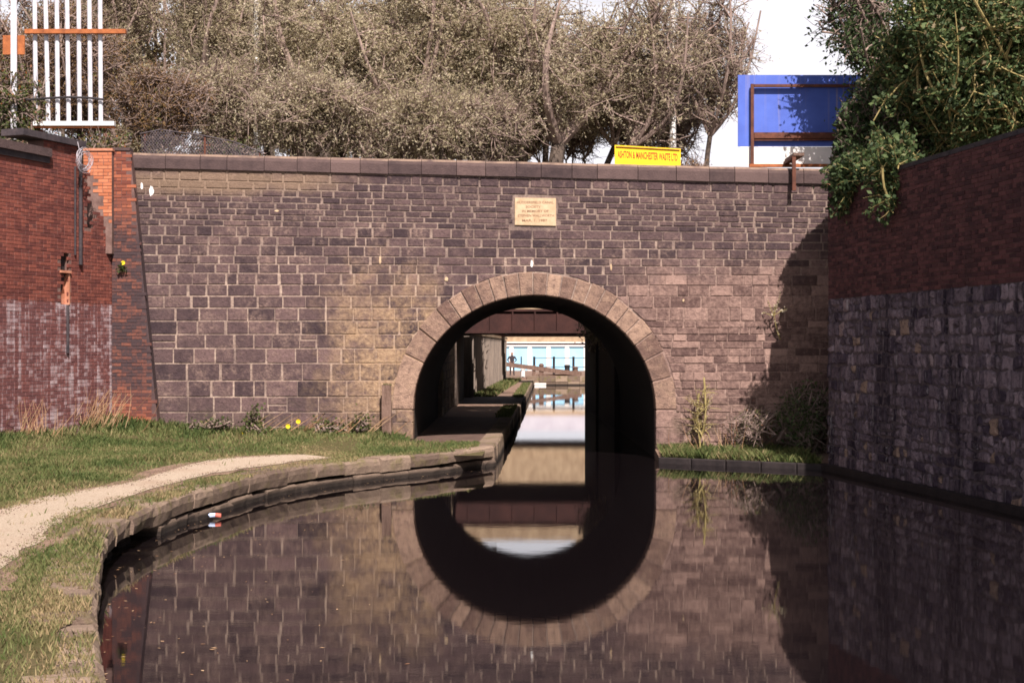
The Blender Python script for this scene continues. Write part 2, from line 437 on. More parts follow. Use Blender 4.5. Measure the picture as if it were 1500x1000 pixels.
M['black'] = plain('black_iron', (0.014, 0.012, 0.014), (0.04, 0.034, 0.036), 5, rough=0.6, bump=0.2)
M['slate'] = plain('blue_brick_coping', (0.026, 0.022, 0.028), (0.075, 0.058, 0.062), 5, bump=0.5)
n = NT('blue_board', 0.5, 0.4)
st = n.noise(1.0, 4, 0.7, stretch=(7.0, 1.0, 0.12)); q = n.xyz()
c = n.mix(n.ramp(n.noise(2, 3), 0.3, 0.7), (0.055, 0.10, 0.42), (0.075, 0.135, 0.52))
c = n.mix(n.math('MULTIPLY', n.ramp(st, 0.56, 0.68), n.ramp(q[2], 6.9, 8.3, 0.15, 0.8)), c, (0.25, 0.22, 0.30))
M['blue'] = n.done(c)
M['yellow'] = plain('yellow_board', (0.78, 0.52, 0.01), (0.86, 0.60, 0.02), 4, rough=0.55, bump=0.1)
M['redtext'] = plain('red_brown_lettering', (0.34, 0.05, 0.012), (0.42, 0.08, 0.02), 8, bump=0)
M['plaque'] = plain('buff_stone', (0.40, 0.275, 0.165), (0.58, 0.44, 0.29), 6, bump=0.4)
M['cut'] = plain('cut_lettering', (0.20, 0.11, 0.06), (0.28, 0.16, 0.10), 8, bump=0)
M['terra'] = plain('terracotta', (0.36, 0.14, 0.08), (0.55, 0.26, 0.17), 8, bump=0.3)
M['girder'] = plain('red_oxide_girder', (0.03, 0.011, 0.010), (0.06, 0.022, 0.018), 2.5, bump=0.4)
M['bstone'] = plain('buff_ashlar', (0.24, 0.16, 0.10), (0.42, 0.31, 0.20), 2.0, bump=0.6, dist=0.03)
M['dstone'] = plain('dark_walling', (0.06, 0.045, 0.04), (0.15, 0.11, 0.085), 2.2, bump=0.9, dist=0.05)
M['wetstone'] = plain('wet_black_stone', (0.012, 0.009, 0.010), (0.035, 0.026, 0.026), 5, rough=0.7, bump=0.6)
M['pile'] = plain('grey_sheet_piling', (0.13, 0.105, 0.09), (0.26, 0.205, 0.165), 1.5, bump=0.4, stretch=(4, 4, 0.5))
M['paleblue'] = plain('pale_blue_panel', (0.28, 0.56, 0.78), (0.36, 0.64, 0.84), 1, rough=0.5, bump=0)
M['cloth'] = plain('dark_clothing', (0.02, 0.016, 0.02), (0.05, 0.036, 0.04), 8, bump=0.2)
M['skin'] = plain('skin', (0.26, 0.14, 0.10), (0.33, 0.19, 0.14), 10, bump=0)
M['hair'] = plain('dark_hair', (0.03, 0.018, 0.012), (0.05, 0.03, 0.02), 20, bump=0.2)
M['petal'] = plain('yellow_petals', (0.75, 0.52, 0.01), (0.85, 0.65, 0.03), 9, bump=0)
M['can_red'] = plain('faded_red_print', (0.55, 0.12, 0.09), (0.62, 0.2, 0.15), 9, bump=0)
M['can_blue'] = plain('pale_blue_print', (0.45, 0.55, 0.8), (0.6, 0.68, 0.86), 9, bump=0)
M['wire'] = plain('grey_wire', (0.30, 0.27, 0.30), (0.52, 0.48, 0.52), 9, bump=0)
M['net'] = plain('dark_mesh_wire', (0.045, 0.036, 0.04), (0.12, 0.10, 0.11), 9, bump=0)

n = NT('canal_water', 0.02, 0.5)
n.b.inputs['IOR'].default_value = 1.85
w1 = n.noise(1.0, 3, 0.55, stretch=(2.2, 4.0, 1)); w2 = n.noise(1.0, 3, 0.6, stretch=(11, 26, 1))
n.bump(n.math('ADD', w1, n.math('MULTIPLY', w2, 0.28)), 1.0, 0.0003)
M['water'] = n.done((0.006, 0.0042, 0.005))
for m_ in M.values(): m_.use_fake_user = False

UX, UZ = Vector((1,0,0)), Vector((0,0,1))

def emit_pieces(items, name, m, parent, most=300):
    """items: (size, fn(MB)); the largest become objects, the rest one stuff part"""
    items = sorted(items, key=lambda it: -it[0])
    for s, fn in items[:most]:
        b = MB(); fn(b); b.build(name, m, parent)
    rest = items[most:]
    if rest:
        b = MB()
        for s, fn in rest: fn(b)
        o = b.build(name + '_infill', m, parent)
        o['kind'] = 'stuff'

# ================================================================== SETTING
S_ = lambda o: tag(o, kind='structure')
b = MB(); b.box((-1500, -800, -3.0), (1500, 3000, -1.6)); S_(b.build('ground', M['earth']))
b = MB(); b.add([(-14, -14, 0), (14, -14, 0), (14, 97.2, 0), (-14, 97.2, 0)], [(0,1,2,3)]); S_(b.build('canal_water', M['water']))

EDGE = [(9,-9),(6.2,-4.6),(4.0,-1.6),(2.3,0.6),(0.7,2.6),(-0.7,4.8),(-1.75,6.8),(-2.52,8.84),(-2.92,10.1),(-3.33,11.4),(-3.97,13.8),(-4.5,16.0),(-4.70,17.9),(-4.63,20.0),
        (-4.42,21.6),(-4.15,23.3),(-3.72,24.7),(-3.15,25.9),(-2.35,27.1),(-1.35,28.5),(-0.36,30.3)]
def catmull(pts, k=8):
    out = []
    for i in range(len(pts)-1):
        p0, p1, p2, p3 = (np.array(pts[max(0, min(len(pts)-1, i+j))], float) for j in (-1,0,1,2))
        for s in range(k):
            t = s/k
            out.append(0.5*((2*p1)+(-p0+p2)*t+(2*p0-5*p1+4*p2-p3)*t*t+(-p0+3*p1-3*p2+p3)*t**3))
    out.append(np.array(pts[-1], float)); return np.array(out)
EC = catmull(EDGE)
seg = np.linalg.norm(np.diff(EC, axis=0), axis=1); ES = np.concatenate([[0], np.cumsum(seg)])
def epos(s): return np.array([np.interp(s, ES, EC[:,0]), np.interp(s, ES, EC[:,1])])
def edir(s):
    d = epos(s+0.05) - epos(s-0.05); return d/np.linalg.norm(d)
def edge_x(y): return np.interp(y, EC[:,1], EC[:,0])
def wall_x(y): return np.where(np.asarray(y) > 31.8, -8.93, -8.93 - 0.372*(31.8-np.asarray(y)))   # left brick wall line
def edge_dist(x, y):
    d = np.full(np.shape(x), 1e9)
    for p in EC[::2]: d = np.minimum(d, np.hypot(x-p[0], y-p[1]))
    return d
def bank_z(x, y):
    x = np.asarray(x, float); y = np.asarray(y, float)
    d = edge_dist(x, y)
    dw = x - wall_x(y)
    z = 0.40 + 0.10*np.clip((d-0.6)/2.5, 0, 1) + 0.22*np.clip((2.6-dw)/2.6, 0, 1)*np.clip((d-1)/2, 0, 1)
    z = z + 0.13*np.clip((y-29.8)/2.0, 0, 1)*np.clip((-2.5-x)/1.0, 0, 1)
    return z + 0.03*(vnoise(x*0.9, y*0.9, 3)-0.5)*np.clip(d/1.0, 0, 1)

def strip_grid(rows, zfun, off=0.0):
    """rows: list of (list of (x,y)) of equal length"""
    vs, fs = [], []
    k = len(rows[0])
    for r in rows:
        a = np.array(r)
        z = zfun(a[:,0], a[:,1]) + off
        vs += [(p[0], p[1], zz) for p, zz in zip(a, z)]
    for i in range(len(rows)-1):
        for j in range(k-1):
            fs.append((i*k+j, i*k+j+1, (i+1)*k+j+1, (i+1)*k+j))
    return vs, fs
rows = []
for s in np.linspace(0, ES[-1], 120):
    p = epos(s); d = edir(s); nrm = np.array([-d[1], d[0]])      # to the left, away from the water
    p2 = p + nrm*0.30
    wx = float(wall_x(p[1])) - 0.3 if p[1] < 29 else -9.2
    far = np.array([min(wx, p2[0]-1.0), min(p[1] + (0 if p[1] < 29 else (p[1]-29)*1.9), 32.3)]) if p[1] > 5 else np.array([-16.0, p[1]-7.0])
    rows.append([tuple(p2*(1-t)+far*t) for t in np.linspace(0, 1, 22)**1.25])
vs, fs = strip_grid(rows, bank_z)
b = MB(); b.add(vs, fs); bank = S_(b.build('grass_bank_ground', M['soil'], smooth=True))
b = MB(); b.add([(-9.2, 28.8, 0.33), (-0.6, 28.8, 0.33), (-0.5, 32.2, 0.36), (-9.2, 32.4, 0.36)], [(0,1,2,3)]); S_(b.build('bank_foot_ground', M['soil']))

# gravel path
PL = [(-4.0,27.4),(-4.57,27.0),(-5.52,25.5),(-5.95,21.6),(-6.35,20),(-6.45,17.75),(-6.3,15.4),(-6.0,13.2),(-5.6,11),(-4.9,8.8),(-4.0,6.6),(-2.7,4.3),(-0.9,1.6),(1.5,-1.4)]
PR = [(-3.5,27.0),(-4.05,26.0),(-4.75,24.2),(-5.15,22.6),(-5.45,18.6),(-5.4,17.1),(-5.12,15.4),(-4.75,13.0),(-4.45,11.5),(-4.0,9.4),(-3.1,7.1),(-1.9,5.0),(-0.2,2.5),(2.2,-0.8)]
L2, R2 = catmull(PL, 14), catmull(PR, 14)
rows = []
for i, (a, c_) in enumerate(zip(L2, R2)):
    j1, j2 = (vnoise([i*0.35],[0.3],5)[0]-0.5)*0.18, (vnoise([i*0.35],[8.3],6)[0]-0.5)*0.18
    rows.append([tuple(a*(1-t)+c_*t + np.array([j1*(1-t)+j2*t, 0])) for t in np.linspace(0, 1, 7)])
vs, fs = strip_grid(rows, bank_z, 0.02)
b = MB(); b.add(vs, fs); S_(b.build('gravel_path', M['gravel'], smooth=True))
rows = []
for i, (a, c_) in enumerate(zip(L2, R2)):
    d_ = (c_-a)/max(np.linalg.norm(c_-a), 1e-6)
    a2 = a - d_*(0.10+0.30*vnoise([i*0.45],[2.3],15)[0]); c2_ = c_ + d_*(0.08+0.26*vnoise([i*0.45],[5.3],16)[0])
    rows.append([tuple(a2*(1-t)+c2_*t) for t in np.linspace(0, 1, 9)])
vs, fs = strip_grid(rows, bank_z, 0.010)
b = MB(); b.add(vs, fs); S_(b.build('worn_verge', M['dirt'], smooth=True))
def on_path(x, y):
    yy = np.concatenate([L2[:,1]]); o = np.argsort(L2[:,1]); lx = np.interp(y, L2[o,1], L2[o,0])
    o2 = np.argsort(R2[:,1]); rx = np.interp(y, R2[o2,1], R2[o2,0])
    return np.clip(np.minimum(x-lx, rx-x), -9, 9)   # >0 inside

# towpath through the bridge hole and on to the lock
TE = [(-0.36,30.3),(-0.30,32),(0.0,41),(0.27,51),(0.55,60),(1.2,85),(1.75,104)]
b = MB()
for i in range(len(TE)-1):
    (x0,y0),(x1,y1) = TE[i], TE[i+1]
    b.add([(-2.5,y0,0.405),(x0-0.35,y0,0.405),(x1-0.35,y1,0.405),(-2.5,y1,0.405)], [(0,1,2,3)])
S_(b.build('towpath', M['dirt_shade']))
b = MB()
for i in range(2, len(TE)-1):
    (x0,y0),(x1,y1) = TE[i], TE[i+1]
    if i == 2: x0, y0 = 0.03, 43.3
    b.add([(-2.4,y0,0.412),(x0-0.38,y0,0.412),(x1-0.38,y1,0.412),(-2.4,y1,0.412)], [(0,1,2,3)])
S_(b.build('far_towpath', M['dirt']))  # paler dirt colour brings out the sunlit stretch past the bridge
b = MB(); b.box((-40, 97.2, -0.6), (40, 160, 0.50)); S_(b.build('lockside_ground', M['dirt']))
# high ground either side of the cutting
def prism(poly, z0, z1):
    b = MB(); k = len(poly)
    b.add([(x,y,z0) for x,y in poly] + [(x,y,z1) for x,y in poly],
          [tuple(range(k,2*k))] + [(i,(i+1)%k,k+(i+1)%k,k+i) for i in range(k)])
    return b
S_(prism([(-9.45,32.2),(-9.45,43.1),(-2.75,43.1),(-2.75,58.9),(-2.3,62),(-2.0,94),(-90,94),(-90,6),(-18.8,6),(-10.75,28.3)], -1, 5.3).build('left_embankment_ground', M['earth']))
S_(prism([(7.2,29.6),(11.0,4.0),(90,4.0),(90,94),(6.5,94),(5.6,60),(5.6,58.9),(3.7,58.9),(3.7,43.1),(9.6,43.1),(9.6,32.2),(8.2,32.2)], -1, 5.1).build('right_embankment_ground', M['earth']))

# ================================================================== STONE BRIDGE
YB = 32.0
K = YB/F
CXA, ZC, AX, AZ = 0.507, 1.117, 2.75, 2.60
OX, OZ = 3.20, 3.10
bridge = thing('stone_bridge', 'blackened stone road bridge with a round arch over the canal and towpath', 'bridge', (0.5, 32, 0))
def px2x(px): return (px-750)*K
def py2z(py): return CAMZ - (py-510)*K
def tilt(px, py):
    """courses near the top fall gently to the right"""
    t = max(0.0, min(1.0, (430-py)/178)) * 13.0
    return py + (px-450)/550*t
COURSES = [253,268,279,289,298,307,316,324,332.5,347,360,375,387,400.5,417,433.6,451,470,489.5,510,532,557.5,581,603.5,625,647,668,690]
def extr_z(x):
    u = (x-CXA)/OX
    return ZC + OZ*math.sqrt(1-u*u) if abs(u) < 1 else -9
def left_px(py): return 192 + (py-225)/405*41           # slanting joint against the buttress
def clip_stone(x0, x1, zb0, zb1, zt0, zt1):
    """outline of a stone less what falls inside the arch ring"""
    xs = list(np.linspace(x0, x1, 9))
    # exact crossings with the ring and the jambs
    for xx in np.linspace(x0, x1, 65):
        pass
    zb = lambda x: zb0 + (zb1-zb0)*(x-x0)/(x1-x0)
    zt = lambda x: zt0 + (zt1-zt0)*(x-x0)/(x1-x0)
    def low(x):
        z = zb(x)
        if abs(x-CXA) < OX:
            e = extr_z(x)
            if zt(x) > ZC: z = max(z, e + 0.012)
            elif abs(x-CXA) < AX + 0.002: z = 99
        return z
    fine = np.linspace(x0, x1, 60)
    ok = [x for x in fine if low(x) < zt(x) - 0.015]
    if len(ok) < 3: return []
    # split into runs
    runs, cur = [], [ok[0]]
    step = fine[1]-fine[0]
    for x in ok[1:]:
        if x - cur[-1] > step*1.5: runs.append(cur); cur = []
        cur.append(x)
    runs.append(cur)
    out = []
    for r in runs:
        if len(r) < 3 or r[-1]-r[0] < 0.04: continue
        lows = [low(x) for x in r]
        flat = all(abs(l - zb(x)) < 1e-6 for l, x in zip(lows, r))
        sel = [r[0], r[-1]] if flat else [r[int(i)] for i in np.linspace(0, len(r)-1, 7)]
        pts = [(x, low(x)) for x in sel] + [(r[-1], zt(r[-1])), (r[0], zt(r[0]))]
        out.append(pts)
    return out
PLQ = (752, 816, 288, 332)
items = []
rs = random.Random(21)
def add_course(pa, pb, xa, xb, wmin, wmax, zone):
    px = xa
    jt = 1.3 if zone == 'dark' else 0.8
    while px < xb - 4:
        w = rs.uniform(wmin, wmax)
        if rs.random() < 0.12: w *= 0.55
        e = min(px+w, xb)
        if xb - e < wmin*0.5: e = xb
        a, c_ = px+jt, e-jt
        segs = [(pa+jt*0.8, pb-jt*0.8)]
        if pb-pa > 19 and rs.random() < 0.06:
            m_ = pa + (pb-pa)*rs.uniform(0.4, 0.6); segs = [(pa+jt, m_-jt), (m_+jt, pb-jt)]
        for ta, tb in segs:
            if PLQ[0]-2 < c_ and a < PLQ[1]+2 and tb > PLQ[2]-1 and ta < PLQ[3]+1:
                if a < PLQ[0]-8: c2, a2 = PLQ[0]-1, a
                elif c_ > PLQ[1]+8: c2, a2 = c_, PLQ[1]+1
                elif tilt(784, ta) < PLQ[2]-5: c2, a2 = c_, a
                else: continue
            else: a2, c2 = a, c_
            j = lambda: rs.uniform(-0.7, 0.7)*(1.5 if zone == 'dark' else 1)*K
            x0, x1 = px2x(a2)+j(), px2x(c2)+j()
            polys = clip_stone(x0, x1, py2z(tilt(a2, tb)+j()), py2z(tilt(c2, tb)+j()), py2z(tilt(a2, ta)+j()), py2z(tilt(c2, ta)+j()))
            for pts in polys:
                tone = min(1, max(0, rs.gauss(0.42, 0.17) + (0.3 if rs.random() < 0.1 else 0)))
                fr = rs.uniform(0.004, 0.018) + (0.004 if zone == 'dark' else rs.uniform(-0.002, 0.014))
                area = (x1-x0)*(tb-ta)*K
                items.append((area, lambda B, pts=pts, fr=fr, tone=tone: B.piece(pts, (0, YB, 0), UX, UZ, Vector((0,-1,0)), fr, -0.05, 0.011, tone)))
        px = e
for i in range(len(COURSES)-1):
    pa, pb = COURSES[i], COURSES[i+1]
    if pa > 655: continue
    h = pb-pa
    lo = left_px((pa+pb)/2)
    if pa < 395:
        add_course(pa, pb, lo, 1270, 12+h*0.7, 27+h*1.1, 'dark')
    else:
        add_course(pa, pb, lo, 700 if pa < 440 else 640, 12+h*0.65, 22+h*1.15, 'dark')
        k = 2 if h > 19 else 1
        for q_ in range(k):
            add_course(pa+h*q_/k, pa+h*(q_+1)/k, 700 if pa < 440 else 640, 1270, 14, 46, 'eroded')
emit_pieces(items, 'stone', M['stone'], bridge)
# mortar backing: front sheet with the arch hole, deck, parapet back, end walls, vault, rear wall
YE = 43.0
def arch_pts(ax, az, n_=40, z0=-1.0):
    pts = [(CXA-ax, z0)] + [(CXA + ax*math.cos(t), ZC + az*math.sin(t)) for t in np.linspace(math.pi, 0, n_)] + [(CXA+ax, z0)]
    return pts
XL, XR = -9.4, 9.6
ztop = lambda x: py2z(tilt((x/K)+750, 252))
def sheet(B, y, flip, tops):
    ap = arch_pts(AX, AZ)
    outer = [(XL, -1.0)] + [(XL + (XR-XL)*t, tops(XL + (XR-XL)*t)) for t in np.linspace(0, 1, len(ap)-2)] + [(XR, -1.0)]
    vs = [(x, y, z) for x, z in ap] + [(x, y, z) for x, z in outer]
    n_ = len(ap)
    fs = [(i, i+1, n_+i+1, n_+i) for i in range(n_-1)]
    if flip: fs = [f[::-1] for f in fs]
    B.add(vs, fs)
b = MB(); sheet(b, YB, True, ztop)
nn = 24
for i in range(nn):   # parapet top and back
    x0, x1 = XL+(XR-XL)*i/nn, XL+(XR-XL)*(i+1)/nn
    b.add([(x0,YB,ztop(x0)),(x1,YB,ztop(x1)),(x1,YB+0.5,ztop(x1)),(x0,YB+0.5,ztop(x0)),(x0,YB+0.5,5.5),(x1,YB+0.5,5.5)], [(0,1,2,3),(3,2,5,4)])
b.build('mortar_face', M['mortar'], bridge)
b = MB(); sheet(b, YE, False, lambda x: 5.5)
b.add([(XL,YB,-1),(XL,YE,-1),(XL,YE,5.5),(XL,YB,5.5)], [(0,3,2,1)]); b.add([(XR,YB,-1),(XR,YE,-1),(XR,YE,5.5),(XR,YB,5.5)], [(0,1,2,3)])
b.build('rear_wall', M['dstone'], bridge)
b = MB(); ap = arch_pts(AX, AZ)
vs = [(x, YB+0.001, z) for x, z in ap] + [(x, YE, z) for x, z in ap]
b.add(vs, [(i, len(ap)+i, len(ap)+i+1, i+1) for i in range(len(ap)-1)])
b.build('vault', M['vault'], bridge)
b = MB(); b.add([(XL,YB+0.5,5.5),(XR,YB+0.5,5.5),(XR,YE,5.5),(XL,YE,5.5)], [(0,1,2,3)]); b.build('deck', M['earth'], bridge)
# voussoirs
ang = [0,14,25,34,41.5] + [48+6.1*i for i in range(14)] + [133.5,144,156,180]
for i in range(len(ang)-1):
    a0, a1 = R(ang[i]+0.28), R(ang[i+1]-0.28)
    ax_, az_ = AX-0.02, AZ-0.02
    th = 1.0 + rs.uniform(-0.012, 0.008)
    ts = np.linspace(a0, a1, 5 if ang[i+1]-ang[i] > 9 else 3)
    pts = [(CXA+ax_*math.cos(t), ZC+az_*math.sin(t)) for t in ts[::-1]] + [(CXA+OX*th*math.cos(t), ZC+OZ*th*math.sin(t)) for t in ts]
    b = MB(); b.piece(pts, (0,YB,0), UX, UZ, Vector((0,-1,0)), rs.uniform(0.022, 0.042), -0.45, 0.014, min(1, max(0, rs.gauss(0.5, 0.22))))
    o = b.build('arch_stone', M['arch'], bridge)
# jamb stones below the springing (left, over the towpath; right, down to the water)
for sx, z0 in ((-1, 0.2), (1, -0.6)):
    z = ZC-0.01
    while z > z0:
        h = rs.uniform(0.26, 0.4); L = rs.uniform(0.34, 0.62)
        xa = CXA + sx*(AX-0.02); xb = CXA + sx*(AX+L)
        lo, hi = min(xa, xb), max(xa, xb)
        pts = [(lo, z-h+0.012), (hi, z-h+0.012), (hi, z-0.008), (lo, z-0.008)]
        b = MB(); b.piece(pts, (0,YB,0), UX, UZ, Vector((0,-1,0)), rs.uniform(0.022, 0.035), -0.4, 0.014, rs.uniform(0.3, 0.8))
        b.build('jamb_stone', M['stone'], bridge)
        z -= h
# coping
px = 190.0
while px < 1290:
    w = rs.uniform(36, 62)
    x0, x1 = px2x(px)+0.006, px2x(px+w)-0.006
    prof = [(-0.07,0.0),(-0.075,0.22),(-0.055,0.29),(0.0,0.335),(0.12,0.36),(0.36,0.36),(0.5,0.31),(0.56,0.22),(0.56,0.0)]
    zz = [ztop(x0)-0.004+rs.uniform(-0.006,0.006), ztop(x1)-0.004+rs.uniform(-0.006,0.006)]; yo = rs.uniform(-0.012, 0.012)
    k = len(prof)
    vs = [(x0, YB+yo+p, zz[0]+q_) for p, q_ in prof] + [(x1, YB+yo+p, zz[1]+q_) for p, q_ in prof]
    fs = [(i, k+i, k+(i+1)%k, (i+1)%k) for i in range(k)] + [tuple(range(k)), tuple(range(2*k-1, k-1, -1))]
    b = MB(); b.add(vs, [f[::-1] for f in fs], min(1, max(0, rs.gauss(0.5, 0.2)))); b.build('coping_stone', M['coping'], bridge)
    px += w
# splashes of white paint and lime on the face
def splat(c, s, seed, m):
    r = random.Random(seed); b = MB()
    pts = [(c[0]+s[0]*math.cos(t)*r.uniform(0.6, 1.1), c[1]+s[1]*math.sin(t)*r.uniform(0.7, 1.1)) for t in np.linspace(0, 2*math.pi, 14)[:-1]]
    b.piece(pts, (0, YB, 0), UX, UZ, Vector((0,-1,0)), 0.024, 0.001, 0.003); b.build('paint_splash', m, bridge)
for px_, py_, sx, sy in ((208,273,3,7),(222,280,5,10),(779,386,3,7),(557,381,2.5,8),(895,392,2,7),(654,409,4,4),(757,255,3,3),(406,309,5,2),(1001,440,2,3)):
    splat((px2x(px_), py2z(py_)), (sx*K*0.8, sy*K*0.8), px_, M['white'] if px_ in (208, 222, 779, 757) else M['plaque'])

# memorial tablet
pl = thing('memorial_plaque', 'pale buff stone memorial tablet with five lines of lettering set in the bridge wall', 'plaque', P(784, 311, 31.96))
b = MB(); x0, x1, z0, z1 = px2x(754), px2x(814.5), py2z(330), py2z(290)
b.piece([(x0,z0),(x1,z0-0.02),(x1,z1-0.01),(x0,z1)], (0,YB,0), UX, UZ, Vector((0,-1,0)), 0.035, 0.0, 0.01); tablet = b.build('tablet', M['plaque'], pl)
def text(body, w, cx, cz, y, h, m, parent, name='lettering', slope=0.0, ext=0.002):
    cu = bpy.data.curves.new(name, 'FONT'); cu.body = body; cu.align_x = 'CENTER'; cu.align_y = 'CENTER'; cu.size = h*1.38; cu.extrude = ext; cu.resolution_u = 2; cu.offset = h*0.035
    tmp = bpy.data.objects.new('tmp', cu); COL.objects.link(tmp)
    dg = bpy.context.evaluated_depsgraph_get(); dg.update()
    me = bpy.data.meshes.new_from_object(tmp.evaluated_get(dg))
    bpy.data.objects.remove(tmp)
    co = np.empty(len(me.vertices)*3, np.float32); me.vertices.foreach_get('co', co); co = co.reshape(-1, 3)
    ww = co[:,0].max()-co[:,0].min()
    sx = w/ww
    out = np.stack([cx + co[:,0]*sx, y - co[:,2], cz + co[:,1] + slope*co[:,0]*sx], 1)
    me.vertices.foreach_set('co', out.astype(np.float32).ravel()); me.materials.clear(); me.materials.append(m); me.update()
    o = bpy.data.objects.new(name, me); return link(o, parent)
for body, w, cy, dx in (('HUDDERSFIELD CANAL', 54, 297, 0), ('SOCIETY', 22, 303.5, -3), ('IN MEMORY OF', 39, 309.7, 0), ('STEPHEN WALLWORTH', 53, 316.2, 1), ('MAR. 1. 1987', 37, 323.3, -1)):
    text(body, w*K, px2x(784+dx), py2z(cy), YB-0.0355, 3.6*K, M['cut'], tablet)
fix_parent(pl); fix_parent(bridge)

# ================================================================== LEFT BRICK WALLS
def brick_wall(items, o, U, N, t0, t1, z0, z1, seed, inside=None, bl=0.225, bh=0.075, jt=0.010, fr=(0.004, 0.012)):
    r = random.Random(seed); row = 0; z = z0
    while z < z1-0.02:
        head = row % 4 == 3
        L = bl/2 if head else bl
        t = t0 - (0 if head else (row % 2)*bl/2) - r.uniform(0, 0.02)
        while t < t1:
            a, e = max(t, t0), min(t+L, t1)
            t += L
            if e-a < 0.03: continue
            if inside and not inside((a+e)/2, z+bh/2): continue
            j = lambda: r.uniform(-0.0025, 0.0025)
            pts = [(a+jt/2+j(), z+jt/2+j()), (e-jt/2+j(), z+jt/2+j()), (e-jt/2+j(), z+bh-jt/2+j()), (a+jt/2+j(), z+bh-jt/2+j())]
            f = r.uniform(*fr); tone = r.random()
            items.append(((e-a)*bh*(1+0.02*r.random()), lambda B, pts=pts, f=f, tone=tone: B.piece(pts, o, U, UZ, N, f, -0.03, 0.004, tone)))
        z += bh; row += 1
UL = Vector((0.349, 0.937, 0)).normalized(); NL = Vector((0.937, -0.349, 0)).normalized()
OL = Vector((-8.93, 31.8, 0))      # t counts back along -UL
lw = thing('brick_wall', 'tall red brick wall with limewashed lower half beside the grass bank', 'wall', (-10, 29, 0.5))
REC = (-1.80, -1.52)               # slot in the wall, along UL from OL (negative = nearer the camera)
def slot(t, z): return REC[0] < t < REC[1] and 3.43 < z < 4.52
items = []
brick_wall(items, OL, UL, NL, -4.6, 0.0, 0.25, 6.48, 5, lambda t, z: not slot(t, z) and not (t > -0.9 and z > 5.3+0.25*math.sin(t*9)))
emit_pieces(items, 'brick', M['brickL'], lw)
items = []
brick_wall(items, OL, UL, NL, -2.35, -1.05, 6.48, 6.83, 6); 
emit_pieces(items, 'brick', M['brickL'], lw, 30)
def wall_block(B, o, U, N, t0, t1, z0, z1, thick, out=0.0):
    a, c_ = Vector(o)+U*t0+N*out, Vector(o)+U*t1+N*out
    k = N*-(thick+out)
    vs = [a+UZ*z0, c_+UZ*z0, c_+k+UZ*z0, a+k+UZ*z0, a+UZ*z1, c_+UZ*z1, c_+k+UZ*z1, a+k+UZ*z1]
    B.add(vs, [(0,1,5,4),(1,2,6,5),(2,3,7,6),(3,0,4,7),(4,5,6,7),(3,2,1,0)])
b = MB()
wall_block(b, OL, UL, NL, -27, REC[0], -0.2, 6.48, 0.4)
wall_block(b, OL, UL, NL, REC[1], -0.92, -0.2, 6.48, 0.4); wall_block(b, OL, UL, NL, -0.92, 0.0, -0.2, 5.12, 0.4)
wall_block(b, OL, UL, NL, REC[0], REC[1], -0.2, 3.43, 0.4); wall_block(b, OL, UL, NL, REC[0], REC[1], 4.52, 6.48, 0.4)
wall_block(b, OL-NL*0.16, UL, NL, REC[0], REC[1], 3.43, 4.52, 0.24)
wall_block(b, OL, UL, NL, -2.35, -1.05, 6.48, 6.83, 0.4)
b.build('mortar', M['brickLm'], lw)
b = MB()
t = -27.0
while t < -2.3:
    e = min(t+0.9, -2.22)
    b = MB(); wall_block(b, OL, UL, NL, t+0.005, e-0.005, 6.485, 6.66, 0.46, 0.12); b.build('coping_stone', M['coping'], lw); t = e
b = MB(); wall_block(b, OL, UL, NL, -27, -2.22, 6.36, 6.482, 0.2, 0.06); b.build('corbel_course', M['slate'], lw)
t = -3.1
while t < -1.1:
    e = min(t+0.68, -1.02)
    b = MB(); wall_block(b, OL, UL, NL, t+0.005, e-0.005, 6.835, 6.97, 0.46, 0.10); b.build('coping_stone', M['slate'], lw); t = e
# slot: black upper opening, ledge, rusty plate with a bright lip
b = MB(); wall_block(b, OL-NL*0.10, UL, NL, REC[0]+0.02, REC[1]-0.02, 4.17, 4.50, 0.03); b.build('opening', M['black'], lw)
b = MB(); wall_block(b, OL, UL, NL, REC[0]-0.04, REC[1]+0.02, 4.10, 4.15, 0.15, 0.05); b.build('ledge', M['terra'], lw)
b = MB(); wall_block(b, OL-NL*0.09, UL, NL, REC[0]+0.01, REC[1]-0.01, 3.44, 4.10, 0.03); b.build('plate', M['terra'], lw)
b = MB(); q_ = lambda t_, z_: OL-NL*0.055+UL*t_+UZ*z_
b.add([q_(REC[0]+0.02,4.09), q_(REC[1]-0.05,4.09), q_(REC[0]+0.10,3.70), q_(REC[0]+0.02,4.09)-NL*0.03, q_(REC[1]-0.05,4.09)-NL*0.03, q_(REC[0]+0.10,3.70)-NL*0.03], [(2,1,0),(3,4,5),(0,1,4,3),(1,2,5,4),(2,0,3,5)]); b.build('dark_wedge', M['black'], lw)  # flat black triangle over the upper part of the plate
b = MB(); wall_block(b, OL, UL, NL, REC[1]-0.03, REC[1]+0.01, 3.43, 4.10, 0.14, 0.02); b.build('lip', M['terra'], lw)
for tt, r0, za, zb in ((-1.36, 0.022, 4.5, 6.4), (-1.20, 0.04, 4.3, 6.9), (-1.62, 0.03, 2.4, 3.42)):
    p = OL + UL*tt + NL*(r0+0.012)
    b = MB(); b.tube([p+UZ*za, p+UZ*zb], r0, 8); b.build('pipe', M['slate'], lw)
fix_parent(lw)

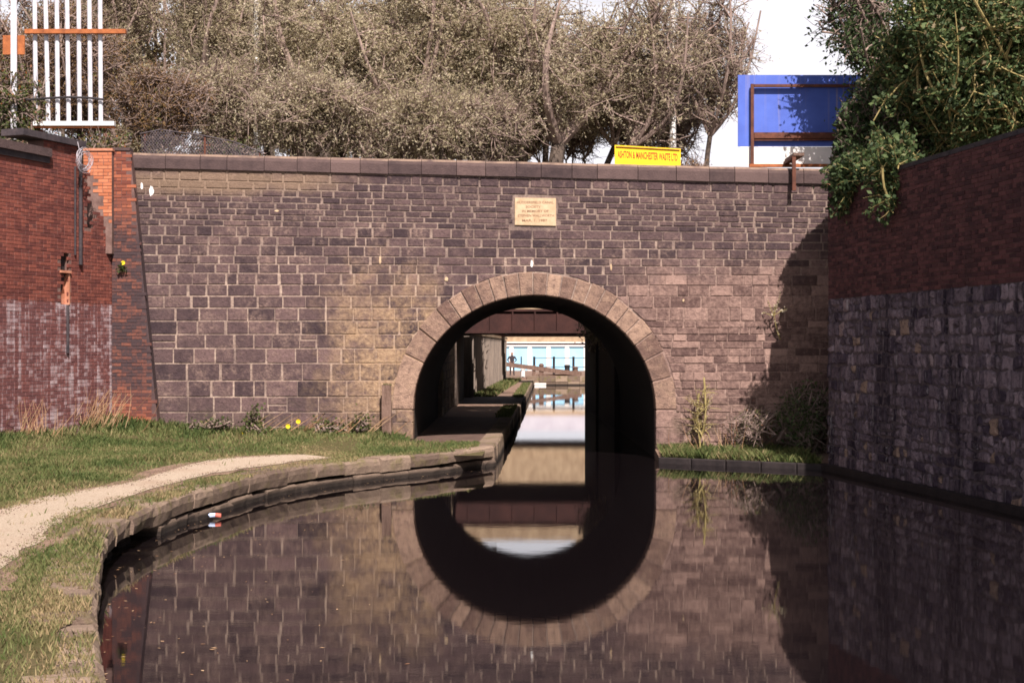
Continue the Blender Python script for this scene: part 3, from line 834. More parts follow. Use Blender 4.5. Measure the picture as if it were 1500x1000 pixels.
# coil of wire hung at the wall top
cw = thing('wire_coil', 'loose coil of thin grey wire hung on the wall top by the dark pipes', 'wire', P(95, 235, 30.3))
c0 = OL + UL*-1.36 + NL*0.24 + UZ*6.58
for k in range(9):
    rr = 0.235*rs.uniform(0.75, 1.05); cc = c0 + UL*rs.uniform(-0.05, 0.05) + UZ*rs.uniform(-0.14, 0.04) + NL*rs.uniform(-0.03, 0.05)
    b = MB(); b.tube([cc + UL*rr*math.cos(a)*rs.uniform(0.95,1.05) + UZ*rr*math.sin(a)*rs.uniform(0.95,1.05) + NL*0.03*math.sin(2*a+k) for a in np.linspace(0, 2*math.pi, 26)], 0.0055, 4, cap=False)
    b.build('loop', M['wire'], cw)
b = MB(); b.tube([c0+UZ*0.18-NL*0.1, c0+UZ*0.4-NL*0.16], 0.008, 4); b.build('tie', M['wire'], cw)
fix_parent(cw)

# orange brick pier and sooted buttress
YP = 31.55
kp = YP/F
pier = thing('brick_pier', 'broken pier of bright orange brick standing between the wall top and the bridge', 'pier', P(145, 300, YP))
xa, xb = (122-750)*kp, (164-750)*kp
def in_pier(x, z):
    px_ = x/kp+750; py_ = 510-(z-CAMZ)/kp
    lim = 322 if px_ > 150 else (285 if px_ > 140 else 262)
    return py_ < lim + 14*math.sin(px_*0.9)
items = []
brick_wall(items, (0,YP,0), UX, Vector((0,-1,0)), xa, xb, 4.9, 6.87, 8, in_pier)
emit_pieces(items, 'brick', M['brickO'], pier)
b = MB(); b.box((xa+0.03, YP, 4.6), (xb, 32.0, 6.86)); b.build('mortar', M['brickOm'], pier)
b = MB(); b.box((xa-0.02, YP-0.03, 6.875), (xb+0.02, 32.0, 6.93)); b.build('cap', M['terra'], pier)
fix_parent(pier)
YT = 31.72; kt = YT/F
but = thing('brick_buttress', 'sooty leaning brick buttress between the red wall and the stone bridge', 'buttress', P(195, 640, YT))
bl_ = lambda z: (164-750)*kt
br_ = lambda z: (left_px(510-(z-CAMZ)/kt)-1.0-750)*kt
items = []
brick_wall(items, (0,YT,0), UX, Vector((0,-1,0)), (164-750)*kt, (236-750)*kt, 0.3, 6.85, 9, lambda x, z: x+0.05 < br_(z))
emit_pieces(items, 'brick', M['brickB'], but)
b = MB()
zs = np.linspace(0.0, 6.9, 12)
vs = [(bl_(z), YT, z) for z in zs] + [(br_(z), YT, z) for z in zs] + [(br_(z), 32.0, z) for z in zs] + [(bl_(z), 32.0, z) for z in zs]
fs = []
for i in range(11):
    for k in range(3): fs.append((k*12+i, (k+1)*12+i, (k+1)*12+i+1, k*12+i+1))
fs.append((11, 23, 35, 47)); b.add(vs, fs); b.build('mortar', M['brickBm'], but)
b = MB(); b.box((bl_(6.9)-0.01, YT-0.03, 6.905), (br_(6.9), 32.0, 6.97)); b.build('cap', M['coping'], but)
fix_parent(but)

# ================================================================== RIGHT RETAINING WALL
TW = 0.15
UR = Vector((TW, -1, 0)).normalized()       # from the corner towards the camera
NR = Vector((-1, -TW, 0)).normalized()
OR = Vector((6.5, 29.2, 0))
rw = thing('retaining_wall', 'shaded wall of rubble stone topped with dark red brick along the right bank', 'wall', (7.2, 25, 0))
# looking at the face from the water: "right" is towards the camera, so the plane's U is UR and outward NR
items = []
z = -0.35; rr = random.Random(31)
LEN = 13.0
grid = []
while z < 3.42:
    h = rr.uniform(0.16, 0.34); h = min(h, 3.5-z)
    if 3.5-(z+h) < 0.1: h = 3.5-z
    t = 0.0
    while t < LEN:
        w = rr.uniform(0.11, 0.26) if rr.random() > 0.2 else rr.uniform(0.26, 0.48)
        e = min(t+w, LEN); hh = h; z0 = z
        parts = [(z, z+h)]
        if h > 0.26 and rr.random() < 0.45: m_ = z+h*rr.uniform(0.4, 0.6); parts = [(z, m_), (m_, z+h)]
        for za, zb in parts:
            j = lambda s=0.042: rr.uniform(-s, s)
            g = 0.016
            pts = [(t+g+j(), za+g+j()), ((t+e)/2+j(), za+g+j(0.015)), (e-g+j(), za+g+j()), (e-g+j(0.03), (za+zb)/2), (e-g+j(), zb-g+j()), ((t+e)/2+j(), zb-g+j(0.015)), (t+g+j(), zb-g+j()), (t+g+j(0.03), (za+zb)/2)]
            pts = [(max(p[0], 0.0), p[1]) for p in pts]
            f = rr.uniform(0.012, 0.05); tone = min(1, max(0, rr.gauss(0.42, 0.2)+(0.4 if rr.random() < 0.06 else 0)))
            items.append(((e-t)*(zb-za)/(29.2-t)**2, lambda B, pts=pts, f=f, tone=tone: B.piece(pts, OR, UR, UZ, NR, f, -0.05, 0.03, tone)))
        t = e
    z += h
vis = [i_ for i_ in items]
emit_pieces(vis, 'stone', M['rubble'], rw)
items = []
brick_wall(items, OR, UR, NR, 0.0, LEN, 3.5, 5.72, 12, None, fr=(0.006, 0.02))
rr2 = random.Random(3)
emit_pieces([(s*rr2.uniform(0.8, 1.0), f) for s, f in items], 'brick', M['brickR'], rw)
b = MB(); wall_block(b, OR, UR, NR, 0.0, 26, -1.2, 3.5, 0.45); b.build('rubble_backing', M['rubblem'], rw)
b = MB(); wall_block(b, OR, UR, NR, 0.0, 26, 3.5, 5.72, 0.45)
UQ = (Vector((7.7, 32, 0))-OR).normalized(); NQ = Vector((-UQ.y, UQ.x, 0))
wall_block(b, OR+UR*0.01-NR*0.01, UQ, NQ, 0.0, 2.98, -1.0, 5.72, 0.45)
b.build('brick_backing', M['brickRm'], rw)
t = 0.0
while t < 26:
    e = t+0.46
    b = MB(); wall_block(b, OR, UR, NR, t+0.004, e-0.004, 5.723, 5.80, 0.48, 0.03); b.build('coping_brick', M['slate'], rw); t = e
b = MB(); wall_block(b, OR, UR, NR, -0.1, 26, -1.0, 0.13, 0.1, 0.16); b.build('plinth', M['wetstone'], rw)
fix_parent(rw)
# clay pipes lying on the wall end
for i, (px_, py_, ln) in enumerate(((1219, 267, 0.17), (1238, 266, 0.2))):
    p = P(px_, py_, 29.35)
    o = thing('clay_tile', ['round pink clay drain tile lying at the very end of the right wall', 'clay drain tile half hidden by leaves on the right wall top'][i], 'tile', p)
    b = MB(); p.z = 5.80+0.06
    b.tube([p-UQ*0.0-UX*ln/2, p+UX*ln/2], 0.065, 12); barrel = b.build('barrel', M['terra'], o)
    b = MB(); b.tube([p-UX*ln/2-UX*0.02, p-UX*ln/2+UX*0.03], 0.075, 12); b.build('collar', M['terra'], barrel)
    fix_parent(o)

# ledge on the right at the foot of the bridge
b = MB(); k = [(3.22,31.1),(6.6,29.1),(8.2,31.99),(3.22,31.99)]
b.add([(x,y,0.11+(0.12 if y > 31.5 else 0)) for x,y in k]+[(k[0][0],k[0][1],-1),(k[1][0],k[1][1],-1),(3.22,31.99,-1)], [(0,1,2,3),(4,5,1,0),(6,4,0,3)]); S_(b.build('right_ledge', M['dirt']))
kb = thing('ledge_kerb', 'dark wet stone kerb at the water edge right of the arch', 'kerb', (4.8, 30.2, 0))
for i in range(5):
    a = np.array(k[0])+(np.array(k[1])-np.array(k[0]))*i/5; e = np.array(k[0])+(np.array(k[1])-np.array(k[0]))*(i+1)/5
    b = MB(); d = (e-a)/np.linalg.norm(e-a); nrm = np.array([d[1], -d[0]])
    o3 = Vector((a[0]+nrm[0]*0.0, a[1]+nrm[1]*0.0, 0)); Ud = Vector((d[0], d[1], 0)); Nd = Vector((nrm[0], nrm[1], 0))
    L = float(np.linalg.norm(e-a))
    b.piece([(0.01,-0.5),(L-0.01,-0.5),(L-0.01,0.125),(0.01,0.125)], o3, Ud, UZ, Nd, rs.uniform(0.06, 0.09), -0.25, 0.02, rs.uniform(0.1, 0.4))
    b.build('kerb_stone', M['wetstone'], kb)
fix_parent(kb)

# ================================================================== CANAL EDGING (left bank)
ed = thing('canal_edging', 'curved row of worn coping stones edging the towpath bank', 'kerb', (-4, 20, 0))
def edge_block(s0, s1, zt, zb, out, inn, m, name, tone, chips=0.02, gap=0.008, pfun=None, dfun=None):
    pf, df = pfun or epos, dfun or edir
    b = MB(); vs = []; n_ = 4
    for i in range(n_+1):
        s = s0+gap + (s1-s0-2*gap)*i/n_
        p, d = pf(s), df(s); nr = np.array([d[1], -d[0]])      # towards the water
        j = lambda c=chips: rs.uniform(-c, c)
        q = [(-inn, zt+j(0.006)), (out-0.05, zt+j(0.008)), (out-0.01+j(), zt-0.04+j(0.012)), (out+j(), (zt+zb)/2+j()), (out-0.02+j(), zb+j()), (-inn, zb)]
        vs += [(p[0]+nr[0]*a, p[1]+nr[1]*a, z) for a, z in q]
    fs = []
    for i in range(n_):
        for k in range(6):
            k2 = (k+1) % 6
            fs.append((i*6+k, (i+1)*6+k, (i+1)*6+k2, i*6+k2))
    fs.append(tuple(range(0, 6))); fs.append(tuple(range(n_*6+5, n_*6-1, -1)))
    b.add(vs, [f[::-1] for f in fs], tone)
    return b.build(name, m, ed)
s = 0.0
while s < ES[-1]-0.3:
    L = rs.uniform(0.65, 1.05) if epos(s)[1] > 13.5 else rs.uniform(0.28, 0.6)
    e = s+L if ES[-1]-(s+L) > 0.5 else ES[-1]
    y = epos((s+e)/2)[1]
    broken = 11 < y < 19.5
    edge_block(s, e, 0.42+(rs.uniform(-0.012, 0.012) if y > 13.5 else rs.uniform(-0.045, 0.015)), 0.17+rs.uniform(-0.02, 0.03), 0.0+rs.uniform(-0.03, 0.02), 0.5, M['edge'], 'coping_stone', min(1, max(0, rs.gauss(0.5, 0.2))), 0.016 if broken else 0.007)
    s = e
s = 0.2
while s < ES[-1]-0.2:
    L = rs.uniform(0.5, 1.1); e = min(s+L, ES[-1]); y = epos((s+e)/2)[1]
    broken = 11 < y < 19.0
    if broken:
        if rs.random() < 0.75:
            k = rs.uniform(0.25, 0.6)
            edge_block(s, s+k, rs.uniform(0.05, 0.15), -0.6, rs.uniform(-0.32, -0.05), 0.6, M['edge'], 'lower_stone', rs.uniform(0.0, 0.5), 0.04)
    else:
        edge_block(s, e, 0.125+rs.uniform(-0.02, 0.02), -0.6, rs.uniform(-0.03, 0.05), 0.6, M['edge'], 'lower_stone', rs.uniform(0.1, 0.6), 0.03)
    s = e
b = MB(); pts = [epos(s_) for s_ in np.linspace(0, ES[-1], 90)]
vs = []
for s_ in np.linspace(0, ES[-1], 90):
    p, d = epos(s_), edir(s_); nr = np.array([-d[1], d[0]]); q = p+nr*0.40
    vs += [(q[0], q[1], -1.2), (q[0], q[1], 0.36)]
b.add(vs, [(2*i, 2*i+2, 2*i+3, 2*i+1) for i in range(89)]); b.build('backing', M['bed'], ed)
# straight run under the bridge
TEa = np.array(TE); tl = np.concatenate([[0], np.cumsum(np.linalg.norm(np.diff(TEa, axis=0), axis=1))])
tp = lambda s_: np.array([np.interp(s_, tl, TEa[:,0]), np.interp(s_, tl, TEa[:,1])])
def td(s_):
    d = tp(s_+0.05)-tp(s_-0.05); return d/np.linalg.norm(d)
s = 0.0
while s < tl[-1]-0.2:
    L = 1.1 if s < 32 else 3.0
    e = min(s+L, tl[-1])
    edge_block(s, e, 0.42, -0.7, rs.uniform(-0.02, 0.02), 0.42, M['edge'], 'coping_stone', rs.uniform(0.3, 0.7), 0.012, pfun=tp, dfun=td)
    s = e
fix_parent(ed)

# crushed drinks can floating by the edge
can = thing('crushed_can', 'crushed red and pale blue drinks can lying by the waterline', 'can', (-4.0, 20.5, 0.05))
p = Vector((-4.33, 20.75, 0.06))
b = MB(); b.tube([p+Vector((-0.085,0,0)), p+Vector((-0.08,0,0.004)), p+Vector((0,0.01,0.01))], [0.028,0.033,0.03], 10); b.build('can_half', M['can_blue'], can)
b = MB(); b.tube([p+Vector((0,0.01,0.01)), p+Vector((0.08,0,0.0)), p+Vector((0.085,0,0))], [0.03,0.033,0.028], 10); b.build('can_half', M['can_red'], can)
fix_parent(can)

# post by the arch
po = thing('timber_post', 'square weathered timber post standing in grass against the arch jamb', 'post', P(567, 648, 31.72))
p = P(567, 646, 31.70)
b = MB(); n_ = 7; vs = []
for i in range(n_):
    z = 0.3 + (1.68-0.3)*i/(n_-1)
    for dx, dy in ((-0.11,-0.085),(0.11,-0.085),(0.11,0.085),(-0.11,0.085)):
        vs.append((p.x+dx*(1-0.02*i)+rs.uniform(-0.006,0.006)-0.012*i/6, p.y+dy+rs.uniform(-0.006,0.006), z+(rs.uniform(-0.02,0.03) if i == n_-1 else 0)))
fs = [(i*4+k, i*4+(k+1)%4, (i+1)*4+(k+1)%4, (i+1)*4+k) for i in range(n_-1) for k in range(4)] + [(n_*4-4, n_*4-3, n_*4-2, n_*4-1)]
b.add(vs, fs); shaft = b.build('shaft', M['timber'], po)
b = MB()
for k in range(26):
    q = Vector((p.x+rs.uniform(-0.09,0.09), p.y+rs.uniform(-0.07,0.07), 1.66+rs.uniform(0,0.03))); rr_ = rs.uniform(0.012,0.03)
    b.tube([q, q+UZ*0.02, q+UZ*0.03], [rr_, rr_*0.8, rr_*0.2], 5)
mo = b.build('moss_cap', M['soil'], shaft); 
fix_parent(po)

# ================================================================== SIGNS ON THE PARAPET
ys = thing('yellow_sign', 'long yellow company board with red lettering standing on the parapet', 'sign', P(948, 240, 32.55))
ky = 32.55/F
A, B_, C_, D_ = P(900.5, 241, 32.55), P(997, 246, 32.55), P(997, 218, 32.55), P(900.5, 212.5, 32.55)
b = MB(); k3 = Vector((0, 0.03, 0)); vs = [A,B_,C_,D_,A+k3,B_+k3,C_+k3,D_+k3]
b.add(vs, [(0,1,2,3),(5,4,7,6),(1,5,6,2),(4,0,3,7),(3,2,6,7),(4,5,1,0)]); yboard = b.build('board', M['yellow'], ys)
mid_ = (A+B_+C_+D_)/4
text('ASHTON & MANCHESTER WASTE LTD', 88*ky, mid_.x, mid_.z+0.5*ky, 32.55-0.003, 10.5*ky, M['redtext'], yboard, slope=-0.055)
for px_ in (915, 982):
    b = MB(); q = P(px_, 225, 32.62); b.bar((q.x, 32.62, 5.5), (q.x, 32.62, q.z), 0.06, 0.06); b.build('stake', M['timber'], ys)
b = MB(); b.tube([P(902, 215, 32.53), P(950, 217.5, 32.53), P(996, 220, 32.53)], 0.012, 5); b.build('batten', M['rust'], ys)
fix_parent(ys)

bh = thing('blue_hoarding', 'blue board on a rusty angle iron frame above the parapet beside the tree', 'sign', P(1160, 243, 32.6))
YH = 32.75; kh = YH/F
def rect(B, px0, py0, px1, py1, y, th):
    a, c_ = P(px0, py1, y), P(px1, py0, y); B.box((a.x, y, a.z), (c_.x, y+th, c_.z))
b = MB(); rect(b, 1081, 110, 1300, 214.6, YH+0.13, 0.03); b.build('blue_panel', M['blue'], bh)
b = MB(); rect(b, 1084, 215.2, 1300, 243, YH+0.135, 0.02); b.build('white_panel', M['white'], bh)
for nm, r_ in (('stile', (1100,123,1104.5,244)), ('rail', (1105,123.5,1300,127.5)), ('rail', (1105,194,1300,202.5)), ('stile', (1292,128,1297,243))):
    b = MB(); rect(b, *r_, YH, 0.07); b.build(nm, M['rustd'], bh)
b = MB(); rect(b, 1098, 240.2, 1300, 244.6, YH-0.02, 0.09); b.build('bottom_rail', M['rust'], bh)
b = MB(); rect(b, 1105, 203, 1300, 206, YH+0.03, 0.05); b.build('rail', M['rustd'], bh)
# bracket over the parapet: top cleat, arm and drop leg
q = P(1163, 243, 31.75)
b = MB(); b.box((q.x-0.05, 31.78, 6.72), (q.x+0.06, YH, 6.79)); b.build('bracket_arm', M['rustd'], bh)
b = MB(); b.box((q.x-0.04, 31.72, 6.02), (q.x+0.04, 31.79, 6.79)); b.build('bracket_leg', M['rustd'], bh)
b = MB(); b.box((q.x-0.02, 31.70, 6.79), (q.x+0.22, YH, 6.85)); b.build('cleat', M['timber'], bh)
b = MB(); b.box((P(1288,243,YH).x-0.04, YH+0.17, 5.5), (P(1288,243,YH).x+0.04, YH+0.25, 8.7)); b.build('post', M['rustd'], bh)
b = MB(); b.box((P(1110,243,YH).x-0.04, YH+0.17, 5.5), (P(1110,243,YH).x+0.04, YH+0.25, 8.7)); b.build('post', M['rustd'], bh)
fix_parent(bh)

# ================================================================== PALISADE, MESH, POLES
pf = thing('palisade_guard', 'panel of seven upright pale steel pales with orange rail above the left wall', 'fence', P(100, 184, 33.3))
YG = 33.3; kg = YG/F
for xb_, xt_ in ((52,50),(70,66),(84,82.5),(100,97.5),(116,114.6),(132,130.2),(147,146)):
    a, c_ = P(xb_, 179, YG), P(xt_-(xb_-xt_)*0.4, -70, YG)
    b = MB(); d = c_-a; w = 0.052; vs = []
    for t_ in (0, 0.33, 0.66, 1):
        q = a+d*t_
        vs += [q+Vector((-w,0.03,0)), q+Vector((-w*0.45,0,0)), q+Vector((w*0.45,0,0)), q+Vector((w,0.03,0)), q+Vector((w*0.4,0.012,0)), q+Vector((-w*0.4,0.012,0))]
    fs = [(i*6+k, i*6+(k+1)%6, (i+1)*6+(k+1)%6, (i+1)*6+k) for i in range(3) for k in range(6)] + [tuple(range(5,-1,-1)), tuple(range(18,24))]
    b.add(vs, fs, rs.random()); b.build('pale', M['galv'], pf)
b = MB(); b.bar(P(37,46.5,YG-0.08), P(184.5,46.5,YG-0.08), 0.10, 0.10); b.build('rail', M['rust'], pf)
b = MB(); b.tube([P(38,146.5,YG-0.06), P(70,144,YG-0.06), P(100,142.5,YG-0.06), P(130,143.5,YG-0.06), P(152,146,YG-0.06)], 0.028, 6); b.build('tie_bar', M['black'], pf)
b = MB(); b.bar(P(50,181.5,YG-0.04), P(168,181.5,YG-0.04), 0.16, 0.10); b.build('base_bar', M['white'], pf)
b = MB(); b.bar(P(50,186.5,YG-0.02), P(168,186.5,YG-0.02), 0.12, 0.045); b.build('base_angle', M['rust'], pf)
for px_ in (62, 156):
    q = P(px_, 180, YG+0.12); b = MB(); b.box((q.x-0.04, YG+0.02, 5.3), (q.x+0.04, YG+0.10, 7.62)); b.build('support', M['rustd'], pf)
b = MB(); rect(b, 4, 52, 36, 80, YG+0.1, 0.03); b.build('rusty_plate', M['rust'], pf)
b = MB(); a = P(20,-70,YG); b.box((a.x-0.07, YG, 7.0), (a.x+0.07, YG+0.03, a.z)); b.build('pale', M['galv'], pf)
fix_parent(pf)

mf = thing('wire_mesh_fence', 'dark sagging diamond wire mesh along the parapet top at the left', 'fence', P(290, 222, 33.0))
Y0 = 32.95
b = MB()
top = lambda px_: np.interp(px_, [205, 235, 300, 345, 385], [196, 190, 199, 208, 224])
for k in range(-6, 48):
    for dr in (1, -1):
        xa_ = 205+k*4.2; pts = []
        for j_ in range(7):
            py_ = 228-j_*6; px_ = xa_+dr*j_*4.6+(0 if dr > 0 else 24)
            if 205 <= px_ <= 388 and py_ > top(px_)-1: pts.append(P(px_, py_, Y0+0.1*math.sin(px_*0.05)))
        if len(pts) > 1: b.tube(pts, 0.011 if dr > 0 else 0.008, 4, cap=False)
o = b.build('mesh_wires', M['net'], mf); o['kind'] = 'stuff'
b = MB(); b.tube([P(x_, top(x_), Y0) for x_ in range(205, 390, 15)], 0.014, 5); b.build('top_wire', M['net'], mf)
for px_ in (212, 300, 380):
    q = P(px_, float(top(px_)), Y0+0.03); b = MB(); b.tube([Vector((q.x, Y0+0.03, 5.5)), q], 0.025, 6); b.build('fence_post', M['rustd'], mf)
fix_parent(mf)

def white_pole(px_, py_b, Y, lab):
    q = P(px_, py_b, Y)
    o = thing('lamp_post', lab, 'lamp post', (q.x, Y, 5.3), 'white poles behind the bridge')
    b = MB(); b.tube([(q.x,Y,5.3),(q.x,Y,8),(q.x-0.01,Y,11),(q.x-0.01,Y,14.5)], [0.10,0.09,0.075,0.06], 10); b.build('shaft', M['white'], o)
    b = MB(); b.tube([(q.x,Y,5.3),(q.x,Y,6.4)], 0.13, 10); b.build('base', M['white'], o)
    b = MB(); b.tube([(q.x-0.01,Y,14.5),(q.x-0.01,Y-0.15,14.9),(q.x,Y-0.9,15.0)], 0.04, 8); arm = b.build('arm', M['white'], o)
    b = MB(); b.tube([(q.x,Y-0.8,14.96),(q.x,Y-1.1,14.97),(q.x,Y-1.5,14.95)], [0.06,0.13,0.05], 8); b.build('lantern', M['galv'], arm)
    fix_parent(o)
white_pole(376.5, 170, 39.6, 'white post glimpsed through twigs behind the left of the parapet')
white_pole(985.5, 210, 38.9, 'white post rising through the branches behind the yellow sign')

# ================================================================== BEYOND THE ARCH
g2 = thing('girder_bridge', 'second bridge with dark red girder seen through the arch', 'bridge', (0.5, 51, 0))
b = MB(); b.box((-9, 51.0, 3.04), (9, 51.35, 3.90)); gird = b.build('girder', M['girder'], g2)
b = MB(); b.box((-9, 50.92, 3.04), (9, 51.0, 3.12)); b.box((-9, 50.92, 3.82), (9, 51.0, 3.90)); b.build('flange', M['girder'], gird)
for x_ in np.arange(-2.4, 3.6, 0.8):
    b = MB(); b.box((x_, 50.93, 3.12), (x_+0.05, 51.0, 3.82)); b.build('stiffener', M['girder'], gird)
b = MB(); b.box((-9, 51.05, 3.902), (9, 51.4, 4.40)); b.build('parapet', M['bstone'], g2)
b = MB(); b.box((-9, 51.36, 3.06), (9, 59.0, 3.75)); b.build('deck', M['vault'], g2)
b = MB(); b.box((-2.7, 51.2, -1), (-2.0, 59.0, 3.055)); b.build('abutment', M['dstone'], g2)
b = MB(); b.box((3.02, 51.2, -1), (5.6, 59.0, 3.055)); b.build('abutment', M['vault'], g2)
b = MB(); b.box((-9, 58.7, 3.76), (9, 59.0, 4.3)); b.build('parapet', M['bstone'], g2)
fix_parent(g2)
def simple_wall(name, label, lo, hi, m, rows_=None):
    o = thing(name, label, 'wall', ((lo[0]+hi[0])/2, lo[1], lo[2]))
    b = MB(); b.box(lo, hi); b.build('wall_face', m, o)
    b = MB(); b.box((lo[0]-0.04, lo[1]+0.01, hi[2]+0.002), (hi[0]+0.04, hi[1]-0.01, hi[2]+0.14)); b.build('coping', M['coping'], o)
    return o
o = simple_wall('cutting_wall', 'stone wall beside the towpath in the gap between the two bridges', (-2.74, 43.02, -0.5), (-2.12, 51.15, 4.2), M['dstone'])
items = []
r5 = random.Random(5); z = 0.45
while z < 4.1:
    h = r5.uniform(0.2, 0.3); t = 43.05
    while t < 51.0:
        w = r5.uniform(0.3, 0.8); pts = [(t+0.012, z+0.012), (min(t+w, 51.1)-0.012, z+0.012), (min(t+w, 51.1)-0.012, z+h-0.012), (t+0.012, z+h-0.012)]
        f, tn = r5.uniform(0.01, 0.05), r5.random()
        items.append((w*h, lambda B, pts=pts, f=f, tn=tn: B.piece(pts, (-2.12, 0, 0), Vector((0,1,0)), UZ, Vector((1,0,0)), f, -0.02, 0.02, tn)))
        t += w
    z += h
emit_pieces(items, 'stone', M['edge'], o, 60); fix_parent(o)
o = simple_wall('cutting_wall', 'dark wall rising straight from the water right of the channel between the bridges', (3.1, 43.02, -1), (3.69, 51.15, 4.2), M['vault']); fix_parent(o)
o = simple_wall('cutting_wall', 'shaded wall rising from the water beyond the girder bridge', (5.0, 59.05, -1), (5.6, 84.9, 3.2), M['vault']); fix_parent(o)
# ribbed sunlit wall beyond
pw = thing('ribbed_wall', 'sunlit grey ribbed retaining wall beside the far towpath', 'wall', (-1.6, 62, 0.4))
A0, A1 = Vector((-1.78, 60.2, 0)), Vector((-0.40, 93.0, 0)); d = (A1-A0).normalized(); nr = Vector((d.y, -d.x, 0)); L = (A1-A0).length
t = 0.0
while t < L:
    b = MB(); wall_block(b, A0, d, nr, t+0.02, min(t+0.95, L), 0.2, 3.05+rs.uniform(-0.03,0.03), 0.3, rs.uniform(0.0, 0.02)); b.build('panel', M['pile'], pw)
    b = MB(); wall_block(b, A0, d, nr, t-0.06, t+0.04, 0.2, 3.02, 0.3, 0.09); b.build('rib', M['pile'], pw)
    t += 1.0
b = MB(); wall_block(b, A0, d, nr, 0, L, -0.5, 3.0, 0.6, -0.05); b.build('backing', M['dstone'], pw)
b = MB(); wall_block(b, A0, d, nr, -0.1, L, 3.08, 3.22, 0.6, 0.1); b.build('coping', M['bstone'], pw)
fix_parent(pw)
# third bridge
g3 = thing('stone_footbridge', 'sunlit buff stone bridge with a projecting string course farthest along the canal', 'bridge', (3, 85, 0))
b = MB(); b.box((-30, 85.0, 3.72), (30, 85.5, 5.9)); b.build('parapet', M['bstone'], g3)
b = MB(); b.box((-30, 84.85, 3.45), (30, 85.5, 3.715)); b.build('string_course', M['bstone'], g3)
b = MB(); b.box((-30, 85.05, 3.22), (30, 89.0, 3.445)); b.build('deck', M['girder'], g3)
b = MB(); b.box((5.4, 85.1, -1), (7, 89, 3.215)); b.build('abutment', M['dstone'], g3)
b = MB(); b.box((-4.4, 85.1, -1), (-1.2, 89, 3.215)); b.build('abutment', M['dstone'], g3)
fix_parent(g3)
# lock head, gate beam, gear
lh = thing('canal_lock', 'low stone lock head closing the far end of the water', 'lock', (3, 96, 0))
x_ = 1.0
while x_ < 9:
    w = rs.uniform(0.8, 1.3)
    for zz in ((-0.9, 0.24), (0.245, 0.62)):
        b = MB(); b.box((x_+0.01, 96+rs.uniform(-0.03, 0.03), zz[0]), (x_+w-0.01, 97.19, zz[1]), rs.random()); b.build('block', M['edge'], lh)
    x_ += w
b = MB(); b.box((1.5, 95.9, 0.02), (2.3, 95.99, 0.16)); b.build('white_sill', M['white'], lh)
fix_parent(lh)
lg = thing('lock_gate', 'lock gate with long sloping balance beam silhouetted against the blue building', 'lock gate', (2.5, 98, 0.6))
a, c_ = P(734, 532.5, 98), P(852, 548, 98)
b = MB(); b.bar(a, c_, 0.3, 0.30); b.build('balance_beam', M['timber'], lg)
for px_, t_ in ((793, 0.16), (782, 0.12)):
    q = P(px_, 535, 98); b = MB(); b.box((q.x-t_, 97.9, 0.5), (q.x+t_, 98.15, q.z)); b.build('gate_post', M['timber'], lg)
b = MB(); q0, q1 = P(785, 549, 98.0), P(850, 549, 98.0); b.box((q0.x, 98.0, 0.3), (q1.x, 98.12, 0.72)); b.build('gate_leaf', M['timber'], lg)
b = MB(); q = P(793, 534, 98); b.tube([(q.x, 98, q.z-0.1), (q.x, 98, q.z), (q.x, 98, q.z+0.1)], [0.18, 0.2, 0.08], 8); b.build('post_cap', M['timber'], lg)
fix_parent(lg)
for i, (px_, pt, pb_, w_, m_, lab) in enumerate(((831, 534, 549, 0.13, 'black', 'short black paddle post right of the lock beam'), (843, 536.5, 549, 0.13, 'timber', 'stubby brown bollard beside the black paddle post'), (766, 539, 553, 0.10, 'white', 'white tipped mooring post in front of the blue building'))):
    q, q2 = P(px_, pt, 99), P(px_, pb_, 99)
    o = thing(['paddle_post', 'bollard', 'mooring_post'][i], lab, 'post', (q.x, 99, 0.5))
    b = MB(); b.tube([(q.x, 99, 0.45), (q.x, 99, q.z-0.12)], [w_*1.5, w_*1.4], 8); b.build('shaft', M[m_], o)
    b = MB(); b.tube([(q.x, 99, q.z-0.12), (q.x, 99, q.z-0.05), (q.x, 99, q.z)], [w_*1.8, w_*1.8, w_], 8); b.build('cap', M[m_], o); fix_parent(o)
rl = thing('railing', 'thin dark post and rail fence in front of the blue building', 'fence', (3.5, 101, 0.5))
for px_ in (763.5, 782.5, 811.3, 840):
    q = P(px_, 522, 101); b = MB(); b.tube([(q.x, 101, 0.45), (q.x, 101, q.z)], 0.05 if px_ < 770 else 0.09, 7); b.build('post', M['black'], rl)
for py_ in (524, 537.5):
    a, c_ = P(782, py_, 101), P(900, py_, 101); b = MB(); b.tube([a, c_], 0.025, 5); b.build('rail', M['black'], rl)
fix_parent(rl)
# pale blue building
bb = thing('blue_building', 'long pale blue panelled building with white pilasters at the end of the canal', 'building', (3, 128, 0.5))
zB = lambda py_: CAMZ-(py_-510)/F*128
xB = lambda px_: (px_-750)/F*128
edges = [722] + [749, 776, 803.5, 830.5, 858, 885, 912]
for i in range(len(edges)-1):
    b = MB(); b.box((xB(edges[i]+3.2), 128, 0.3), (xB(edges[i+1]-3.2), 128.2, zB(507.5))); b.build('blue_panel', M['paleblue'], bb)
for e_ in edges:
    b = MB(); b.box((xB(e_-3.1), 127.9, 0.3), (xB(e_+3.1), 128.25, zB(507.6))); b.build('pilaster', M['white'], bb)
b = MB(); b.box((xB(700), 127.85, zB(507.4)), (xB(930), 128.3, zB(504.6))); b.build('white_band', M['white'], bb)
b = MB(); b.box((xB(700), 127.9, zB(504.5)), (xB(930), 128.3, zB(502.6))); b.build('dark_band', M['rustd'], bb)
b = MB(); b.box((xB(700), 127.7, zB(502.5)), (xB(930), 128.3, zB(500.8))); b.build('gutter', M['white'], bb)
b = MB(); b.box((xB(700), 128.1, zB(500.7)), (xB(930), 128.4, zB(493))); b.build('fascia', M['bstone'], bb)
